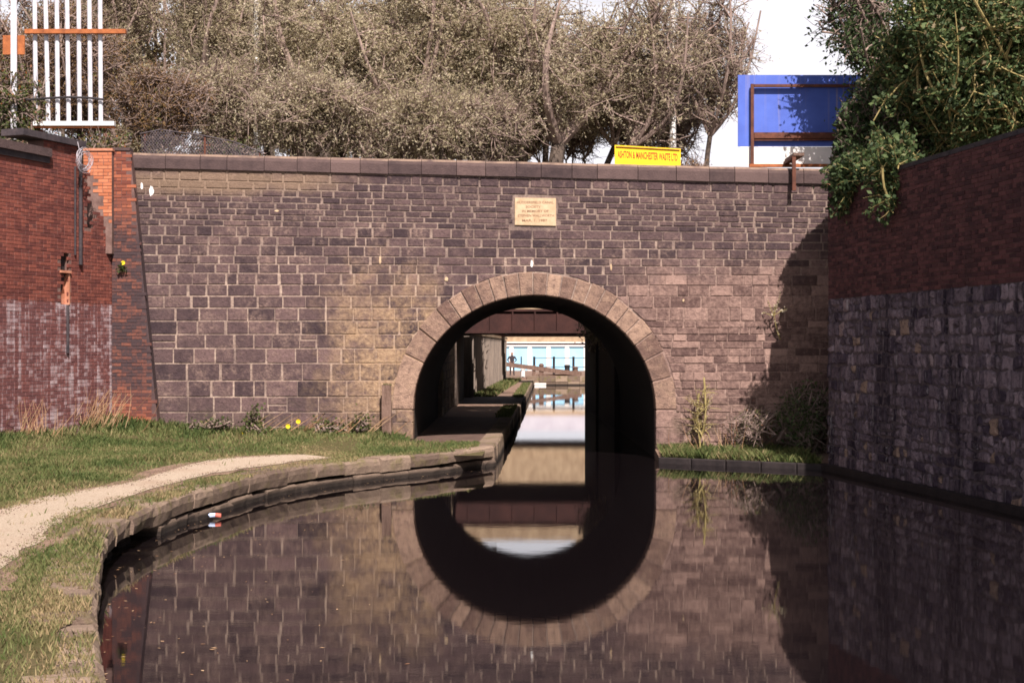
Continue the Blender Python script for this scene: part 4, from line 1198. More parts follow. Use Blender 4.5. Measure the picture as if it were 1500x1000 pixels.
b = MB(); b.box((xB(700), 128.2, zB(492.9)), (xB(930), 128.4, zB(470))); b.build('upper_wall', M['lilac'], bb)
b = MB(); b.box((xB(700), 128.45, 0.3), (xB(930), 136, zB(470))); b.build('body', M['dstone'], bb)
fix_parent(bb)
# person standing by the beam
def skin_body(name, joints, bones, m, parent, sub=2):
    me = bpy.data.meshes.new(name)
    names = list(joints)
    me.from_pydata([joints[k][0] for k in names], [(names.index(a), names.index(b_)) for a, b_ in bones], [])
    o = bpy.data.objects.new(name, me); COL.objects.link(o)
    sk = o.modifiers.new('skin', 'SKIN'); su = o.modifiers.new('sub', 'SUBSURF'); su.levels = sub; su.render_levels = sub
    for i, k in enumerate(names):
        r_ = joints[k][1]; me.skin_vertices[0].data[i].radius = r_ if isinstance(r_, tuple) else (r_, r_)
        me.skin_vertices[0].data[i].use_root = (i == 0)
    dg = bpy.context.evaluated_depsgraph_get(); dg.update()
    me2 = bpy.data.meshes.new_from_object(o.evaluated_get(dg)); bpy.data.objects.remove(o)
    me2.materials.clear(); me2.materials.append(m); me2.shade_smooth()
    o2 = bpy.data.objects.new(name, me2); return link(o2, parent)
pp = P(750, 550, 104)
man = thing('person', 'person in dark clothes standing behind the lock beam with hands at the waist', 'person', (pp.x, 104, 0.5))
J = {'pelvis': ((0,0,0.90),(0.16,0.11)), 'waist': ((0,0,1.05),(0.15,0.10)), 'chest': ((0,0,1.28),(0.19,0.12)), 'neck': ((0,0,1.44),0.06), 'skull': ((0,-0.01,1.56),0.075),
     'sl': ((-0.2,0,1.38),0.07), 'el': ((-0.33,0.03,1.14),0.05), 'wl': ((-0.2,-0.12,1.02),0.038), 'sr': ((0.2,0,1.38),0.07), 'er': ((0.33,0.03,1.14),0.05), 'wr': ((0.2,-0.12,1.02),0.038),
     'hl': ((-0.1,0,0.84),0.105), 'kl': ((-0.11,-0.01,0.48),0.07), 'al': ((-0.12,0.02,0.09),0.05), 'fl': ((-0.13,-0.14,0.04),0.045),
     'hr': ((0.1,0,0.84),0.105), 'kr': ((0.12,-0.01,0.48),0.07), 'ar': ((0.14,0.02,0.09),0.05), 'fr': ((0.16,-0.14,0.04),0.045)}
J = {k: (Vector(v[0])+Vector((pp.x, 104, 0.5)), v[1]) for k, v in J.items()}
skin_body('body', J, [('pelvis','waist'),('waist','chest'),('chest','neck'),('neck','skull'),('chest','sl'),('sl','el'),('el','wl'),('chest','sr'),('sr','er'),('er','wr'),('pelvis','hl'),('hl','kl'),('kl','al'),('al','fl'),('pelvis','hr'),('hr','kr'),('kr','ar'),('ar','fr')], M['cloth'], man)
def ball(c, r, m, name, parent, seg=12, ring=8):
    b = MB(); vs, fs = [], []
    for i in range(ring+1):
        th = math.pi*i/ring
        for k in range(seg): vs.append((c[0]+r[0]*math.sin(th)*math.cos(2*math.pi*k/seg), c[1]+r[1]*math.sin(th)*math.sin(2*math.pi*k/seg), c[2]+r[2]*math.cos(th)))
    for i in range(ring):
        for k in range(seg): fs.append((i*seg+k, (i+1)*seg+k, (i+1)*seg+(k+1)%seg, i*seg+(k+1)%seg))
    b.add(vs, fs); return b.build(name, m, parent, True)
hc = Vector((pp.x, 103.98, 2.08))
head = ball(hc, (0.078, 0.095, 0.115), M['skin'], 'head', man); ball(hc+Vector((0,0.03,0.035)), (0.088, 0.095, 0.10), M['hair'], 'hair', head)
ball(hc+Vector((0,-0.1,-0.01)), (0.015,0.02,0.025), M['skin'], 'nose', head, 8, 6)
for sx in (-1, 1):
    ball(hc+Vector((sx*0.08,0,0)), (0.012,0.02,0.03), M['skin'], 'ear', head, 8, 6)
    hh = Vector((pp.x+sx*0.16, 103.87, 1.50))
    b = MB(); b.tube([hh+Vector((sx*0.05,0.01,0.02)), hh], [0.03, 0.036], 8)
    for k in range(4): b.tube([hh+Vector((0,-0.02,0.03-0.02*k)), hh+Vector((-sx*0.05,-0.03,0.028-0.022*k)), hh+Vector((-sx*0.085,-0.01,0.02-0.022*k))], [0.010,0.009,0.007], 5)
    b.tube([hh+Vector((0,0,0.03)), hh+Vector((-sx*0.02,-0.02,0.07))], [0.011,0.008], 5)
    b.build('hand', M['skin'], man)
fix_parent(man)

# ================================================================== VEGETATION
def rand_dirs(n_):
    v = rng.normal(size=(n_, 3)); return v/np.linalg.norm(v, axis=1, keepdims=True)
def leaf_quads(c, size, aspect=0.5, up=0.0):
    n_ = len(c); a = rand_dirs(n_); a[:,2] += up; a /= np.linalg.norm(a, axis=1, keepdims=True)
    b_ = np.cross(a, rand_dirs(n_)); b_ /= np.linalg.norm(b_, axis=1, keepdims=True)+1e-9
    L = (size*rng.uniform(0.6, 1.3, n_))[:,None]*0.5
    q = np.stack([c-a*L, c+b_*L*aspect-a*L*0.1, c+a*L, c-b_*L*aspect-a*L*0.1], 1)
    return q.reshape(-1, 3)
def bend(a, b_, k, amp, rnd):
    a, b_ = np.array(a, float), np.array(b_, float); off = rnd.normal(size=3)*amp*np.linalg.norm(b_-a)
    return [a*(1-t)+b_*t + off*math.sin(math.pi*t) for t in np.linspace(0, 1, k)]
def tree(name, label, cat, base, fork, cen, rad, nl, nb, nt, leaves, lsize, lm, seed, trunk_r=0.2, group=None, keep=None, bark='bark', tone=(0.55, 0.22), twig_r=0.008, spread=0.14, aspect=0.5, stems=1, tw_len=0.7):
    global rng
    rnd = np.random.default_rng(seed); rng = rnd
    o = thing(name, label, cat, base, group)
    cen, rad = np.array(cen, float), np.array(rad, float)
    trunk, limbs = MB(), MB()
    tips = []
    for s_ in range(stems):
        f = np.array(fork, float) + (rnd.normal(size=3)*np.array([0.35,0.3,0.25]) if stems > 1 else 0)
        bs = np.array(base, float) + (rnd.normal(size=3)*np.array([0.25,0.2,0]) if stems > 1 else 0)
        pts = bend(bs, f, 6, 0.06, rnd)
        trunk.tube(pts, np.linspace(trunk_r, trunk_r*0.75, 6), 9)
        for l in range(nl):
            d = rnd.normal(size=3); d[2] = abs(d[2])*0.8+0.05; d /= np.linalg.norm(d)
            e = cen + d*rad*rnd.uniform(0.55, 0.95)
            lp = bend(f, e, 8, 0.10, rnd)
            if keep is not None and ('elder_tree' in name or 'ivy' in name) and not keep(np.array(lp[3:] if 'elder_tree' in name else lp[-1:])).all(): continue
            limbs.tube(lp, np.linspace(trunk_r*0.6, 0.022, 8), 6)
            for k in range(nb):
                t = rnd.uniform(0.2, 1.0); p = np.array(lp[int(t*7)])
                d2 = rnd.normal(size=3); d2 /= np.linalg.norm(d2)
                tgt = cen + d2*rad*rnd.uniform(0.3, 1.0)**0.5
                v = tgt-p; ln = np.linalg.norm(v); v = v/ln*min(ln, 0.55*rad.mean()*rnd.uniform(0.6, 1.2))
                bp = bend(p, p+v, 5, 0.10, rnd)
                if keep is not None and not keep(np.array([bp[-1]]))[0]: continue
                limbs.tube(bp, np.linspace(0.028, 0.010, 5), 4, cap=False)
                for w in range(nt):
                    t2 = rnd.uniform(0.25, 1.0); q = np.array(bp[int(t2*4)])
                    d3 = rnd.normal(size=3); d3[2] += 0.25; d3 /= np.linalg.norm(d3)
                    e3 = q + d3*tw_len*rnd.uniform(0.4, 1.2)
                    if keep is not None and not keep(np.array([e3]))[0]: continue
                    tp_ = bend(q, e3, 3, 0.08, rnd)
                    limbs.tube(tp_, [twig_r*1.3, twig_r, twig_r*0.5], 3, cap=False)
                    tips.append((q, e3))
    trunk.build('trunk', M[bark], o); limbs.build('branches', M['twig'] if bark == 'bark' else M[bark], o)
    if tips and leaves:
        a = np.array([t[0] for t in tips]); e = np.array([t[1] for t in tips])
        idx = rnd.integers(0, len(tips), leaves); t = rnd.random(leaves)**0.7
        c = a[idx]*(1-t[:,None]) + e[idx]*t[:,None] + rnd.normal(size=(leaves,3))*spread*rnd.random((leaves,1))
        if keep is not None: c = c[keep(c)]
        clump = vnoise(c[:,0]*1.3+c[:,1]*0.7, c[:,2]*1.3, seed)
        tn = np.clip(rnd.normal(tone[0], tone[1], len(c)) + (clump-0.5)*0.5, 0, 1)
        ob = np_mesh('crown', leaf_quads(c, lsize, aspect), 4, M[lm], np.repeat(tn, 1), o)
    fix_parent(o)
    return o
# budding willows standing on the overgrown far side of the bridge
G = 'trees behind the bridge'
def wl(label, px, py_f, Y, pxc, pyc, rx, ry, rz, seed, leaves, nl=9, nb=13, nt=9, tr=0.2, stems=1, tone=(0.55,0.22), base_z=5.35, lm='willow', name='willow_tree', lsize=0.088, **kw):
    leaves = int(leaves*1.2); nt += 3; kw.setdefault('aspect', 0.36)
    f = P(px, py_f, Y); c = P(pxc, pyc, Y)
    return tree(name, label, 'tree', (f.x, Y, base_z), tuple(f), tuple(c), (rx, ry, rz), nl, nb, nt, leaves, lsize, lm, seed, tr, G, None, 'bark', tone, stems=stems, **kw)
wl('broad budding tree with the thickest dark trunk, behind the middle of the parapet', 818, 212, 38.2, 830, 60, 3.4, 1.8, 3.2, 101, 34000, nl=13, nb=15, nt=9, tr=0.26)
wl('thin trunked budding tree just left of the broad one', 742, 175, 38.8, 690, 40, 2.6, 1.8, 3.2, 102, 34000, tr=0.13)
wl('budding tree behind the parapet above the left haunch of the arch', 590, 190, 38.6, 590, 50, 2.7, 2.0, 3.3, 103, 42000, tr=0.15, stems=2, nl=6)
wl('olive budding tree beside the left white post', 455, 180, 39.0, 450, 40, 2.8, 2.0, 3.3, 104, 44000, tr=0.16, stems=2, nl=6)
wl('brownish twiggy tree between the steel pales and the left white post', 300, 170, 40.6, 290, 20, 2.8, 1.8, 3.0, 105, 30000, tr=0.15, tone=(0.35,0.2))
wl('sparse spreading tree reaching right towards the blue board', 925, 215, 38.8, 985, 70, 2.6, 1.6, 2.7, 106, 13000, nl=11, nb=14, nt=9, tr=0.14)
wl('sparse twiggy tree beside the left edge of the blue board', 1040, 200, 39.6, 1045, 60, 1.7, 1.3, 2.9, 116, 5200, nl=10, nb=14, nt=9, tr=0.09)
for i, (px_, Y_, n_) in enumerate(((770, 42.2, 2600), (850, 42.4, 2200), (925, 42.2, 1800), (985, 41.6, 1500))):
    wl(['thin twiggy regrowth between the two middle trunks', 'thin twiggy regrowth just right of the thickest trunk', 'thin twiggy regrowth directly behind the yellow sign', 'thin twiggy regrowth between the yellow sign and the blue board'][i], px_, 232, Y_, px_, 170, 1.3, 0.8, 1.7, 140+i, n_, nl=7, nb=9, nt=8, tr=0.035, stems=3, base_z=5.4, name='willow_shrub')
wl('bushy budding shrub low behind the parapet left of the plaque', 640, 215, 36.6, 610, 180, 2.6, 1.2, 1.2, 107, 26000, nl=6, nb=12, nt=8, tr=0.07, stems=3, base_z=5.5, name='willow_shrub')
wl('low budding shrub behind the parapet beside the left white post', 450, 215, 36.6, 440, 165, 2.2, 1.2, 1.3, 108, 24000, nl=6, nb=12, nt=8, tr=0.07, stems=3, base_z=5.5, name='willow_shrub')
wl('bare reddish twiggy tree behind the steel pales', 110, 150, 42.5, 120, 10, 3.2, 2.0, 3.2, 109, 16000, tr=0.14, tone=(0.25,0.2), lm='brown')
wl('tall budding tree farther back behind the gap between the middle trees', 700, 150, 46.0, 640, 0, 4.6, 2.0, 4.0, 110, 42000, tr=0.2, base_z=5.3, nl=12, nb=14)
wl('tall budding tree farther back behind the left of the parapet', 400, 150, 46.0, 360, 0, 4.6, 2.0, 4.0, 111, 40000, tr=0.2, base_z=5.3, nl=12, nb=14)
wl('budding tree standing between the twin stemmed trees left of the arch', 520, 190, 40.2, 520, 110, 2.4, 1.8, 2.6, 121, 34000, tr=0.12, stems=2, nl=6)
wl('budding tree behind the left white post with low spreading boughs', 380, 190, 40.6, 375, 110, 2.4, 1.6, 2.6, 122, 34000, tr=0.12, stems=2, nl=6)
wl('budding tree filling the space left of the broad trunk', 690, 200, 41.2, 685, 130, 2.4, 1.6, 2.4, 123, 30000, tr=0.12, stems=2, nl=6)
wl('low budding tree behind the broad trunk', 800, 205, 41.8, 790, 140, 2.2, 1.6, 2.2, 124, 16000, tr=0.12, nl=8)
wl('young budding tree with airy crown behind the yellow sign', 900, 215, 41.0, 900, 110, 2.0, 1.5, 2.6, 125, 12000, tr=0.11, nl=8)
wl('low bushy willow between the mesh fence and the left white post', 330, 215, 37.6, 330, 150, 1.7, 1.2, 1.5, 126, 17000, nl=6, nb=12, nt=8, tr=0.07, stems=3, base_z=5.5, name='willow_shrub', tone=(0.42,0.22))
wl('bushy willow shrub under the thin trunked tree', 735, 222, 37.4, 730, 185, 1.5, 1.1, 1.0, 127, 9000, nl=6, nb=12, nt=8, tr=0.06, stems=3, base_z=5.5, name='willow_shrub')
wl('bushy willow shrub midway between the plaque and the left post', 535, 222, 37.2, 530, 185, 1.7, 1.1, 1.1, 128, 16000, nl=6, nb=12, nt=8, tr=0.06, stems=3, base_z=5.5, name='willow_shrub')
for i, (px_, Y_) in enumerate(((200, 50), (330, 53), (470, 55), (600, 54), (720, 56))):
    q = P(px_, 100, Y_)
    tree('willow_tree', ['distant tree showing between the steel pales and the brown shrub', 'distant tree behind the left white post', 'distant tree behind the twin stemmed trees', 'distant tree above the left haunch', 'distant tree left of the broad trunk'][i], 'tree', (q.x, Y_, 5.3), (q.x, Y_, 8.5), (q.x, Y_, 13.0), (4.2, 2.2, 5.0), 11, 13, 9, 30000, 0.15, 'willow', 130+i, 0.2, G, None, 'bark', (0.45, 0.2))
wl('dense reddish brown thicket directly behind the steel pales', 100, 180, 36.8, 95, 100, 1.9, 1.1, 2.6, 113, 26000, nl=6, nb=12, nt=9, tr=0.06, stems=4, base_z=5.4, lm='brown', name='thorn_thicket', tone=(0.5,0.25), lsize=0.085)
wl('reddish thorn thicket at the photo edge left of the steel pales', 0, 190, 37.4, -20, 100, 1.7, 1.1, 2.6, 114, 20000, nl=6, nb=12, nt=9, tr=0.06, stems=4, base_z=5.4, lm='brown', name='thorn_thicket', tone=(0.6,0.25), lsize=0.085)
wl('twiggy tree high behind the steel pales', 150, 120, 41.0, 160, 20, 2.6, 1.6, 3.2, 115, 20000, tr=0.12, tone=(0.4,0.2))
# brown dead shrub and brambles at the left
wl('dense brown dead shrub right of the steel pales', 235, 205, 35.2, 235, 150, 1.5, 0.9, 1.15, 112, 20000, nl=6, nb=11, nt=10, tr=0.05, stems=4, base_z=5.4, lm='brown', name='dead_shrub', lsize=0.075, tone=(0.45,0.25), tw_len=0.5)
def bush(name, label, cat, base, cen, rad, leaves, lsize, lm, seed, keep=None, stems=5, tone=(0.5,0.25), tw_len=0.45, aspect=0.6, nb=8, nt=7, bark='bark', nl=3):
    return tree(name, label, cat, base, tuple(np.array(base)*0.75+np.array(cen)*0.25), cen, rad, nl, nb, nt, leaves, lsize, lm, seed, 0.025, None, keep, bark, tone, stems=stems, tw_len=tw_len, aspect=aspect, spread=0.1)
c = P(25, 130, 33.0); bush('bramble_bush', 'tangled bramble with reddish and green leaves left of the steel pales', 'shrub', (c.x-0.3, 33.4, 5.3), (c.x-0.2, 33.5, 8.2), (0.95, 0.5, 1.5), 9000, 0.085, 'ivy', 201)
c = P(110, 200, 32.6); bush('trailing_bramble', 'low bramble trailing along the wall top under the steel pales', 'shrub', (c.x, 32.7, 5.4), (c.x, 32.6, 7.1), (1.6, 0.35, 0.38), 8000, 0.07, 'ivy', 202)
c = P(300, 205, 33.4); bush('trailing_bramble', 'low bramble growing through the dark wire mesh', 'shrub', (c.x, 33.4, 5.4), (c.x, 33.5, 7.05), (1.6, 0.35, 0.4), 5000, 0.07, 'ivy', 203)
c = P(1005, 235, 34); bush('ivy_clump', 'small dark clump behind the parapet right of the yellow sign', 'shrub', (c.x, 34.2, 5.4), (c.x+0.1, 34.2, 6.75), (0.35, 0.3, 0.3), 700, 0.07, 'brown', 204)

# leafy elder over the right wall: its leaves stay behind the shadow line they cast on the bridge
def elder_keep(c):
    sh = c[:,0] - 0.231*(32.0-c[:,1])
    zsh = c[:,2] - (32.0-c[:,1])*1.14
    lim = 5.92 + 0.10*np.sin(c[:,2]*2.3) + np.clip(zsh-3.3, 0, 2.6)**2*0.27
    wallz = (c[:,2] > 5.85) | (c[:,0] < 6.45+TW*(29.2-c[:,1]))
    px_ = c[:,0]/c[:,1]*F+750; py_ = 510-(c[:,2]-CAMZ)/c[:,1]*F
    return (((sh > lim) & (zsh < 6.9)) | ((zsh >= 6.9) & (px_ > 1130 + 60*np.sin(c[:,2]*1.7)**2))) & wallz & ((c[:,1] < 31.6) | (c[:,2] > 7.0))
tree('elder_tree', 'large leafy green tree with yellowish stems overhanging the right wall', 'tree', (9.75, 27.6, 5.1), (9.7, 27.5, 6.6), (9.4, 28.2, 8.3), (3.5, 2.9, 3.2), 18, 16, 10, 95000, 0.105, 'elder', 301, 0.06, None, elder_keep, 'bark_pale', (0.5, 0.24), stems=2, spread=0.16, aspect=0.55, tw_len=0.6)
tree('elder_tree', 'smaller green tree behind the blue board over the wall end', 'tree', (8.9, 31.2, 5.1), (8.6, 31.1, 6.6), (8.0, 30.9, 7.9), (1.9, 1.3, 2.2), 13, 12, 9, 30000, 0.105, 'elder', 302, 0.05, None, elder_keep, 'bark', (0.42, 0.24), stems=2, spread=0.16, aspect=0.55, tw_len=0.6)
def hang_keep(c): return (c[:,0] < 6.46+TW*(29.2-c[:,1])) & (c[:,2] > 3.9) | (c[:,2] > 5.85)
tree('elder_tree', 'leafy green tree between the wall end and the yellowish stemmed tree', 'tree', (9.3, 29.3, 5.1), (8.9, 29.2, 6.8), (8.7, 29.2, 8.6), (2.0, 1.2, 2.3), 14, 13, 9, 36000, 0.105, 'elder', 304, 0.05, None, elder_keep, 'bark', (0.45, 0.24), stems=1, spread=0.16, aspect=0.55, tw_len=0.6)
tree('elder_tree', 'airy leafy boughs reaching left over the blue board', 'tree', (8.9, 31.5, 5.1), (8.5, 31.4, 8.5), (7.2, 31.4, 9.9), (1.3, 0.4, 1.5), 14, 10, 8, 4200, 0.10, 'elder', 303, 0.05, None, lambda c_: elder_keep(c_) & (c_[:,2] > 8.25), 'bark', (0.5, 0.24), stems=1, spread=0.14, aspect=0.55, tw_len=0.5)
bush('ivy_clump', 'leafy mass on the wall end nearest the bridge', 'ivy', (7.6, 29.7, 5.1), (7.1, 29.5, 6.9), (0.95, 0.4, 1.4), 26000, 0.115, 'elder', 323, lambda c_: elder_keep(c_) & (c_[:,2] > 5.85), 7, (0.4,0.2), 0.4, 0.6, 12, 8, nl=14)
bush('ivy_clump', 'upper leafy mass above the wall end reaching over the blue board corner', 'ivy', (8.3, 29.8, 5.1), (7.75, 29.4, 8.0), (0.95, 0.42, 1.15), 22000, 0.105, 'elder', 324, elder_keep, 7, (0.42,0.2), 0.4, 0.6, 12, 8, nl=16)
for i, (tt, ln, seed, lab) in enumerate(((1.6, 0.9, 311, 'leafy spray hanging over the wall near its far end'), (3.2, 1.3, 312, 'long pale stemmed spray hanging down the middle of the brickwork'))):
    q = OR + UR*tt
    bush('hanging_elder', lab, 'shrub', (q.x+0.5, q.y, 5.1), (q.x-0.05, q.y+0.2, 5.55), (0.55, 0.9, ln), 3600, 0.11, 'elder', seed, hang_keep, 3, (0.45,0.25), 0.5, 0.55, 10, 8, 'bark_pale')

c = OR + Vector((0.75, 0.45, 6.1))
bush('ivy_clump', 'dark ivy mound capping the end of the right wall', 'ivy', (c.x+0.3, c.y, 5.1), tuple(c), (0.75, 0.75, 0.62), 9000, 0.11, 'elder', 321, lambda c_: elder_keep(c_) & (c_[:,2] > 5.85), 6, (0.25,0.15), 0.3, 0.6, 9, 7, nl=12)
bush('ivy_clump', 'dense dark foliage mound standing behind the wall end against the blue board', 'ivy', (8.4, 29.6, 5.1), (8.0, 29.5, 7.2), (1.5, 0.8, 1.7), 26000, 0.125, 'elder', 322, lambda c_: elder_keep(c_), 6, (0.38,0.2), 0.5, 0.6, 14, 8, nl=12)
N = 260
yy = rng.uniform(10, 30, N); xx = edge_x(yy) + 0.06 + 2.6*rng.random(N)**3
o = np_mesh('floating_debris', leaf_quads(np.stack([xx, yy, np.full(N, 0.004)], 1), 0.05, 0.4)*np.array([1,1,0.05]) + np.array([0,0,0.004]), 4, M['straw'], rng.random(N)); tag(o, 'scattered scraps of leaf floating by the bank', 'debris', None, 'stuff')
# grass on the bank
rng = np.random.default_rng(77)
def blades(x, y, z, h, w, lean, tone, m, name):
    n_ = len(x); a = rng.uniform(0, 2*math.pi, n_); la = rng.uniform(0, 2*math.pi, n_)
    dx, dy = np.cos(a)*w/2, np.sin(a)*w/2; lx, ly = np.cos(la)*lean*h, np.sin(la)*lean*h
    v = np.stack([np.stack([x-dx, y-dy, z], 1), np.stack([x+dx, y+dy, z], 1), np.stack([x+dx*0.5+lx*0.4, y+dy*0.5+ly*0.4, z+h*0.6], 1), np.stack([x+lx, y+ly, z+h], 1), ], 1).reshape(-1, 3)
    return np_mesh(name, v, 4, m, tone)
N = 420000
y = 8.0*(32.0/8.0)**rng.random(N)
x = edge_x(y)-0.05 - rng.random(N)*(np.clip(edge_x(y)-wall_x(y), 0.5, 9.6))
keep = (np.abs(x/y) < 0.38) & ((y < 29.5) | (x < edge_x(np.minimum(y, 30.2))-0.3)) & (y < 31.9)
x, y = x[keep], y[keep]
pth = on_path(x, y); ok = (pth < 0.10*(rng.random(len(x))**2) + 0.35*(vnoise(x*4, y*4, 9)-0.40)) | ((rng.random(len(x)) < 0.03) & (vnoise(x*2, y*2, 10) > 0.55)) | (y > 27.3)
ed_d = edge_dist(x, y)
stone_gap = (ed_d < 0.42) & (vnoise(x*2.2, y*1.4, 12) > np.where(y < 14, 0.60, 0.78))
bare = (vnoise(x*1.1, y*0.8, 14) > 0.60) & (rng.random(len(x)) < 0.75)
ok &= ~stone_gap & ~bare & (ed_d > 0.06)
inside_arch = (x > -2.3) & (y > 31.2); ok &= ~inside_arch
x, y, pth, ed_d = x[ok], y[ok], pth[ok], ed_d[ok]
z = bank_z(x, y); z = np.where(ed_d < 0.52, np.maximum(z, 0.405), z) - 0.005
dw = x - wall_x(y)
near_wall = np.clip((1.7-dw)/1.7, 0, 1)*0.7 + np.clip((y-30.3)/1.2, 0, 1)*0.5*(x < -2.4)
patch = vnoise(x*0.8, y*0.55, 21)
h = (0.035 + 0.05*rng.random(len(x)))*(0.6+0.9*patch) + near_wall*rng.random(len(x))*0.22
h *= np.where((pth > -0.35) & (pth < 0.3), 0.55, 1.0)
mow = np.clip((pth+1.1)/1.0, 0, 1)
tone = np.clip(rng.normal(0.47, 0.18, len(x)) + (vnoise(x*1.3, y*0.9, 31)-0.5)*0.55 + mow*0.16 - near_wall*0.22 + np.where(ed_d < 0.5, 0.18, 0), 0, 1)
w = 0.006+0.0011*y*0.55
o = blades(x, y, z, h, w, 0.55, tone, M['grass'], 'grass'); tag(o, 'short patchy green grass on the towpath bank', 'grass', None, 'stuff')
# worn tufts on the far towpath edges and right ledge
N = 9000
x = rng.uniform(3.3, 6.4, N); yl = 31.15-(x-3.22)*0.59; y = yl + rng.random(N)**1.3*(31.9-yl)
z = 0.105 + 0.12*np.clip((y-yl)/(31.95-yl), 0, 1); h = 0.05+0.16*rng.random(N)*(0.4+vnoise(x*3, y*3, 4)); tone = np.clip(rng.normal(0.45, 0.2, N)+0.3*(vnoise(x*2,y*2,6)-0.5), 0, 1)
o = blades(x, y, z, h, np.full(N, 0.018), 0.6, tone, M['grass'], 'ledge_grass'); tag(o, 'rough grass on the ledge right of the arch', 'grass', None, 'stuff')
N = 9000
y = rng.choice([0,1,2], N, p=[0.3,0.3,0.4]); yy = np.where(y == 0, rng.uniform(43, 51, N), np.where(y == 1, rng.uniform(60, 84, N), rng.uniform(61, 93, N)))
ex = np.interp(yy, TEa[:,1], TEa[:,0])
x = np.where(y < 2, ex-0.1-0.45*rng.random(N)**1.5, (-1.65+0.042*(yy-60))+0.9*rng.random(N)**2)
h = (0.05+0.12*rng.random(N))*np.where(y == 2, 1.5, 0.8); tone = np.clip(rng.normal(0.45, 0.2, N), 0, 1)
o = blades(x, yy, np.full(N, 0.41), h, np.full(N, 0.04), 0.6, tone, M['grass'], 'far_grass'); tag(o, 'grass fringing the towpath beyond the bridge', 'grass', None, 'stuff')

N = 3000
y = 12.0*(27.0/12.0)**rng.random(N); lx = np.interp(y, L2[::-1,1], L2[::-1,0]); rx = np.interp(y, R2[::-1,1], R2[::-1,0])
side = rng.random(N) < 0.5; e = np.where(side, lx, rx); x = e + rng.normal(size=N)*0.11 + np.where(side, 1, -1)*0.04
z = bank_z(x, y) + 0.022; r_ = 0.006+0.014*rng.random(N)**2
v = []
tet = np.array([(1,0,-0.3),(-0.5,0.87,-0.3),(-0.5,-0.87,-0.3),(0,0,0.75)])
idx4 = [(0,1,3),(1,2,3),(2,0,3)]
T = tet[None]*r_[:,None,None]*rng.uniform(0.6,1.3,(N,1,3)) + np.stack([x,y,z],1)[:,None,:]
v = T[:, np.array(idx4)].reshape(-1, 3)
o = np_mesh('loose_stones', v, 3, M['edge']); tag(o, 'loose gravel strewn along the path margins', 'gravel', None, 'stuff')
# dead stems against the walls
def stems(name, label, cx, cy, z0, n_, hgt, spr, lean, seed, m='straw', r_=0.006, cat='dead stems'):
    rd = np.random.default_rng(seed); o = thing(name, label, cat, (cx, cy, z0)); b = MB()
    for i in range(n_):
        p = np.array([cx+rd.normal()*spr[0], cy+rd.normal()*spr[1], z0]); h = hgt*rd.uniform(0.45, 1.1)
        e = p + np.array([lean+rd.normal()*0.25, rd.normal()*0.12, 1.0])*h
        b.tube(bend(p, e, 4, 0.05, rd), [r_, r_*0.9, r_*0.7, r_*0.3], 4, rd.random(), cap=False)
    b.build('stalks', M[m], o)['kind'] = 'stuff'; fix_parent(o); return o
stems('dead_stem_clump', 'pale dry stalks leaning right in front of the buttress foot', -9.15, 30.9, 0.6, 110, 1.0, (0.42, 0.2), 0.35, 401)
stems('dead_stem_clump', 'dry stalks at the limewashed wall near the photo edge', -9.9, 28.95, 0.6, 60, 0.85, (0.35, 0.15), 0.1, 402)
stems('dead_stem_clump', 'low arching dead bramble stems below the bridge wall between buttress and post', -4.6, 31.5, 0.62, 40, 0.45, (0.8, 0.12), 1.2, 403, r_=0.007)
stems('dead_stem_clump', 'dry stalks in front of the bridge wall on the right ledge', 5.0, 31.6, 0.17, 36, 0.75, (0.5, 0.15), -0.1, 404, r_=0.006)
# weeds at the foot of the bridge wall
def keep_front(c): return c[:,1] < 31.93
for i, (px_, Y, rx, rz, seed, lab) in enumerate(((295, 31.55, 0.35, 0.22, 501, 'dark green weed clump nearest the buttress at the wall foot'), (370, 31.6, 0.3, 0.22, 502, 'second green weed clump along the bridge wall foot'), (475, 31.6, 0.5, 0.16, 503, 'low green weeds below the wall midway to the post'), (527, 31.6, 0.3, 0.14, 504, 'small weeds just left of the timber post'))):
    q = P(px_, 632, Y); bush('weed_clump', lab, 'weeds', (q.x, Y, 0.5), (q.x, Y, 0.72), (rx, 0.25, rz), 900, 0.075, 'ivy', seed, keep_front, 4, (0.3, 0.15), 0.2, 0.7, 4, 4)
for i, (px_, py_, lab) in enumerate(((437, 617, 'highest yellow flower among the weeds by the bridge wall'), (422, 624, 'yellow flower just left of the highest one'), (354, 636, 'yellow flower low in the grass below the wall'))):
    q = P(px_, py_, 31.45)
    o = thing('dandelion', lab, 'flower', (q.x, q.y, 0.6)); b = MB(); b.tube([(q.x, q.y, 0.5), tuple(q)], 0.006, 5); b.build('stem', M['straw'], o)
    b = MB()
    for k in range(14):
        a = 2*math.pi*k/14; d = Vector((math.cos(a), -0.35, math.sin(a))).normalized(); s_ = d.cross(Vector((0,1,0))).normalized()*0.016
        b.add([q, q+d*0.035+s_, q+d*0.06, q+d*0.035-s_], [(0,1,2,3)])
    b.build('petals', M['petal'], o); fix_parent(o)
q = P(181, 385, 31.66)
o = thing('dandelion', 'yellow flowering weed rooted high in the sooty buttress', 'flower', q); b = MB(); b.tube([q+Vector((0,0.05,-0.08)), q+Vector((0,-0.03,0))], 0.006, 5); b.build('stem', M['straw'], o)
b = MB()
for k in range(12):
    a = 2*math.pi*k/12; d = Vector((math.cos(a), -0.3, math.sin(a))).normalized(); s_ = d.cross(Vector((0,1,0))).normalized()*0.016
    q2 = q+Vector((0,-0.03,0)); b.add([q2, q2+d*0.03+s_, q2+d*0.055, q2+d*0.03-s_], [(0,1,2,3)])
b.build('petals', M['petal'], o)
rng = np.random.default_rng(5)
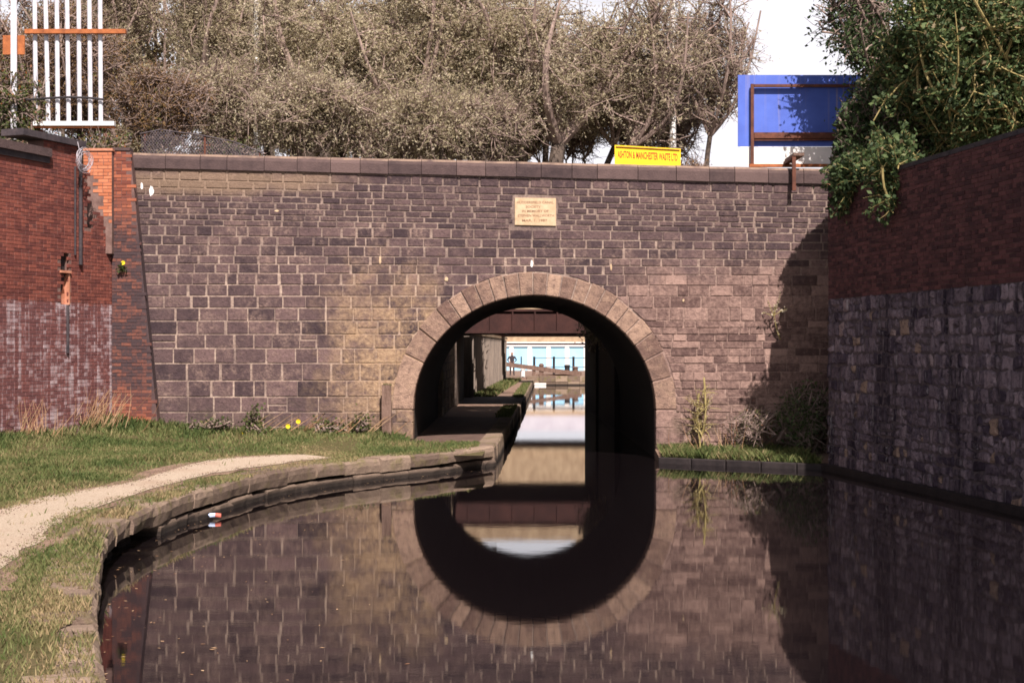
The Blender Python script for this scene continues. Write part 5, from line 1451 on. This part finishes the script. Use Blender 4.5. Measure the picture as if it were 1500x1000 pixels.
np_mesh('leaves', leaf_quads(np.array(q)+rng.normal(size=(60,3))*np.array([0.05,0.02,0.06])+np.array([-0.03,-0.02,-0.12]), 0.07, 0.6), 4, M['ivy'], rng.uniform(0.1,0.5,60), o); fix_parent(o)
# plants on the right face
bush('buddleia', 'thin pale stemmed shrub on the ledge just right of the arch', 'shrub', (4.15, 31.5, 0.17), (4.2, 31.6, 1.25), (0.28, 0.18, 0.8), 380, 0.045, 'willow', 601, keep_front, 1, (0.6,0.2), 0.4, 0.4, 5, 5, 'bark_pale')
bush('dark_shrub', 'shaded leafy shrub in the corner between bridge and right wall', 'shrub', (6.35, 31.2, 0.17), (6.45, 31.45, 1.1), (0.62, 0.35, 1.05), 4200, 0.085, 'elder', 602, keep_front, 5, (0.4,0.2), 0.45, 0.5, 9, 7)
bush('ledge_shrub', 'thin twiggy weeds on the ledge at the shadow edge', 'shrub', (5.3, 31.5, 0.17), (5.35, 31.55, 0.8), (0.6, 0.2, 0.5), 1100, 0.05, 'ivy', 603, keep_front, 3, (0.55,0.2), 0.4, 0.4, 6, 6)
sp = thing('wall_sapling', 'small pale leaved sapling sprouting from the bridge wall at the shadow edge', 'sapling', P(1140, 490, 31.9))
b = MB(); rd = np.random.default_rng(9); cs = []
root = np.array(P(1143, 497, 31.95)); mid_ = np.array(P(1134, 462, 31.75))
b.tube(bend(root, mid_, 4, 0.03, rd), [0.016,0.014,0.012,0.01], 5)
for px_, py_ in ((1143, 430), (1125, 440), (1117, 458), (1152, 452), (1136, 446)):
    e = np.array(P(px_, py_, 31.68)); b.tube(bend(mid_, e, 3, 0.03, rd), [0.009,0.007,0.004], 4)
    for t in np.linspace(0.3, 1, 14): cs.append(mid_*(1-t)+e*t + rd.normal(size=3)*0.02)
for t in np.linspace(0.1, 0.9, 10): cs.append(root*(1-t)+mid_*t + rd.normal(size=3)*0.025)
b.build('stem', M['bark_pale'], sp); rng = rd
np_mesh('leaves', leaf_quads(np.array(cs), 0.075, 0.45), 4, M['willow'], np.full(len(cs), 0.85), sp); fix_parent(sp)
c = P(878, 515, 46.5)
bush('channel_bush', 'bush hanging over the water in the gap beyond the first bridge', 'shrub', (3.3, 46.8, 4.2), (2.85, 46.6, 2.7), (0.45, 1.3, 1.0), 4200, 0.12, 'willow', 604, lambda c_: (c_[:,0] < 3.08) | (c_[:,2] > 4.35), 4, (0.4,0.2), 0.5, 0.5, 9, 7)
c = P(735, 492, 66)
stems('dry_grass_fringe', 'dry tan grass fringing the top of the ribbed wall', -1.2, 66, 3.2, 150, 0.5, (0.25, 3.0), 0.4, 405, r_=0.02, cat='dry grass')
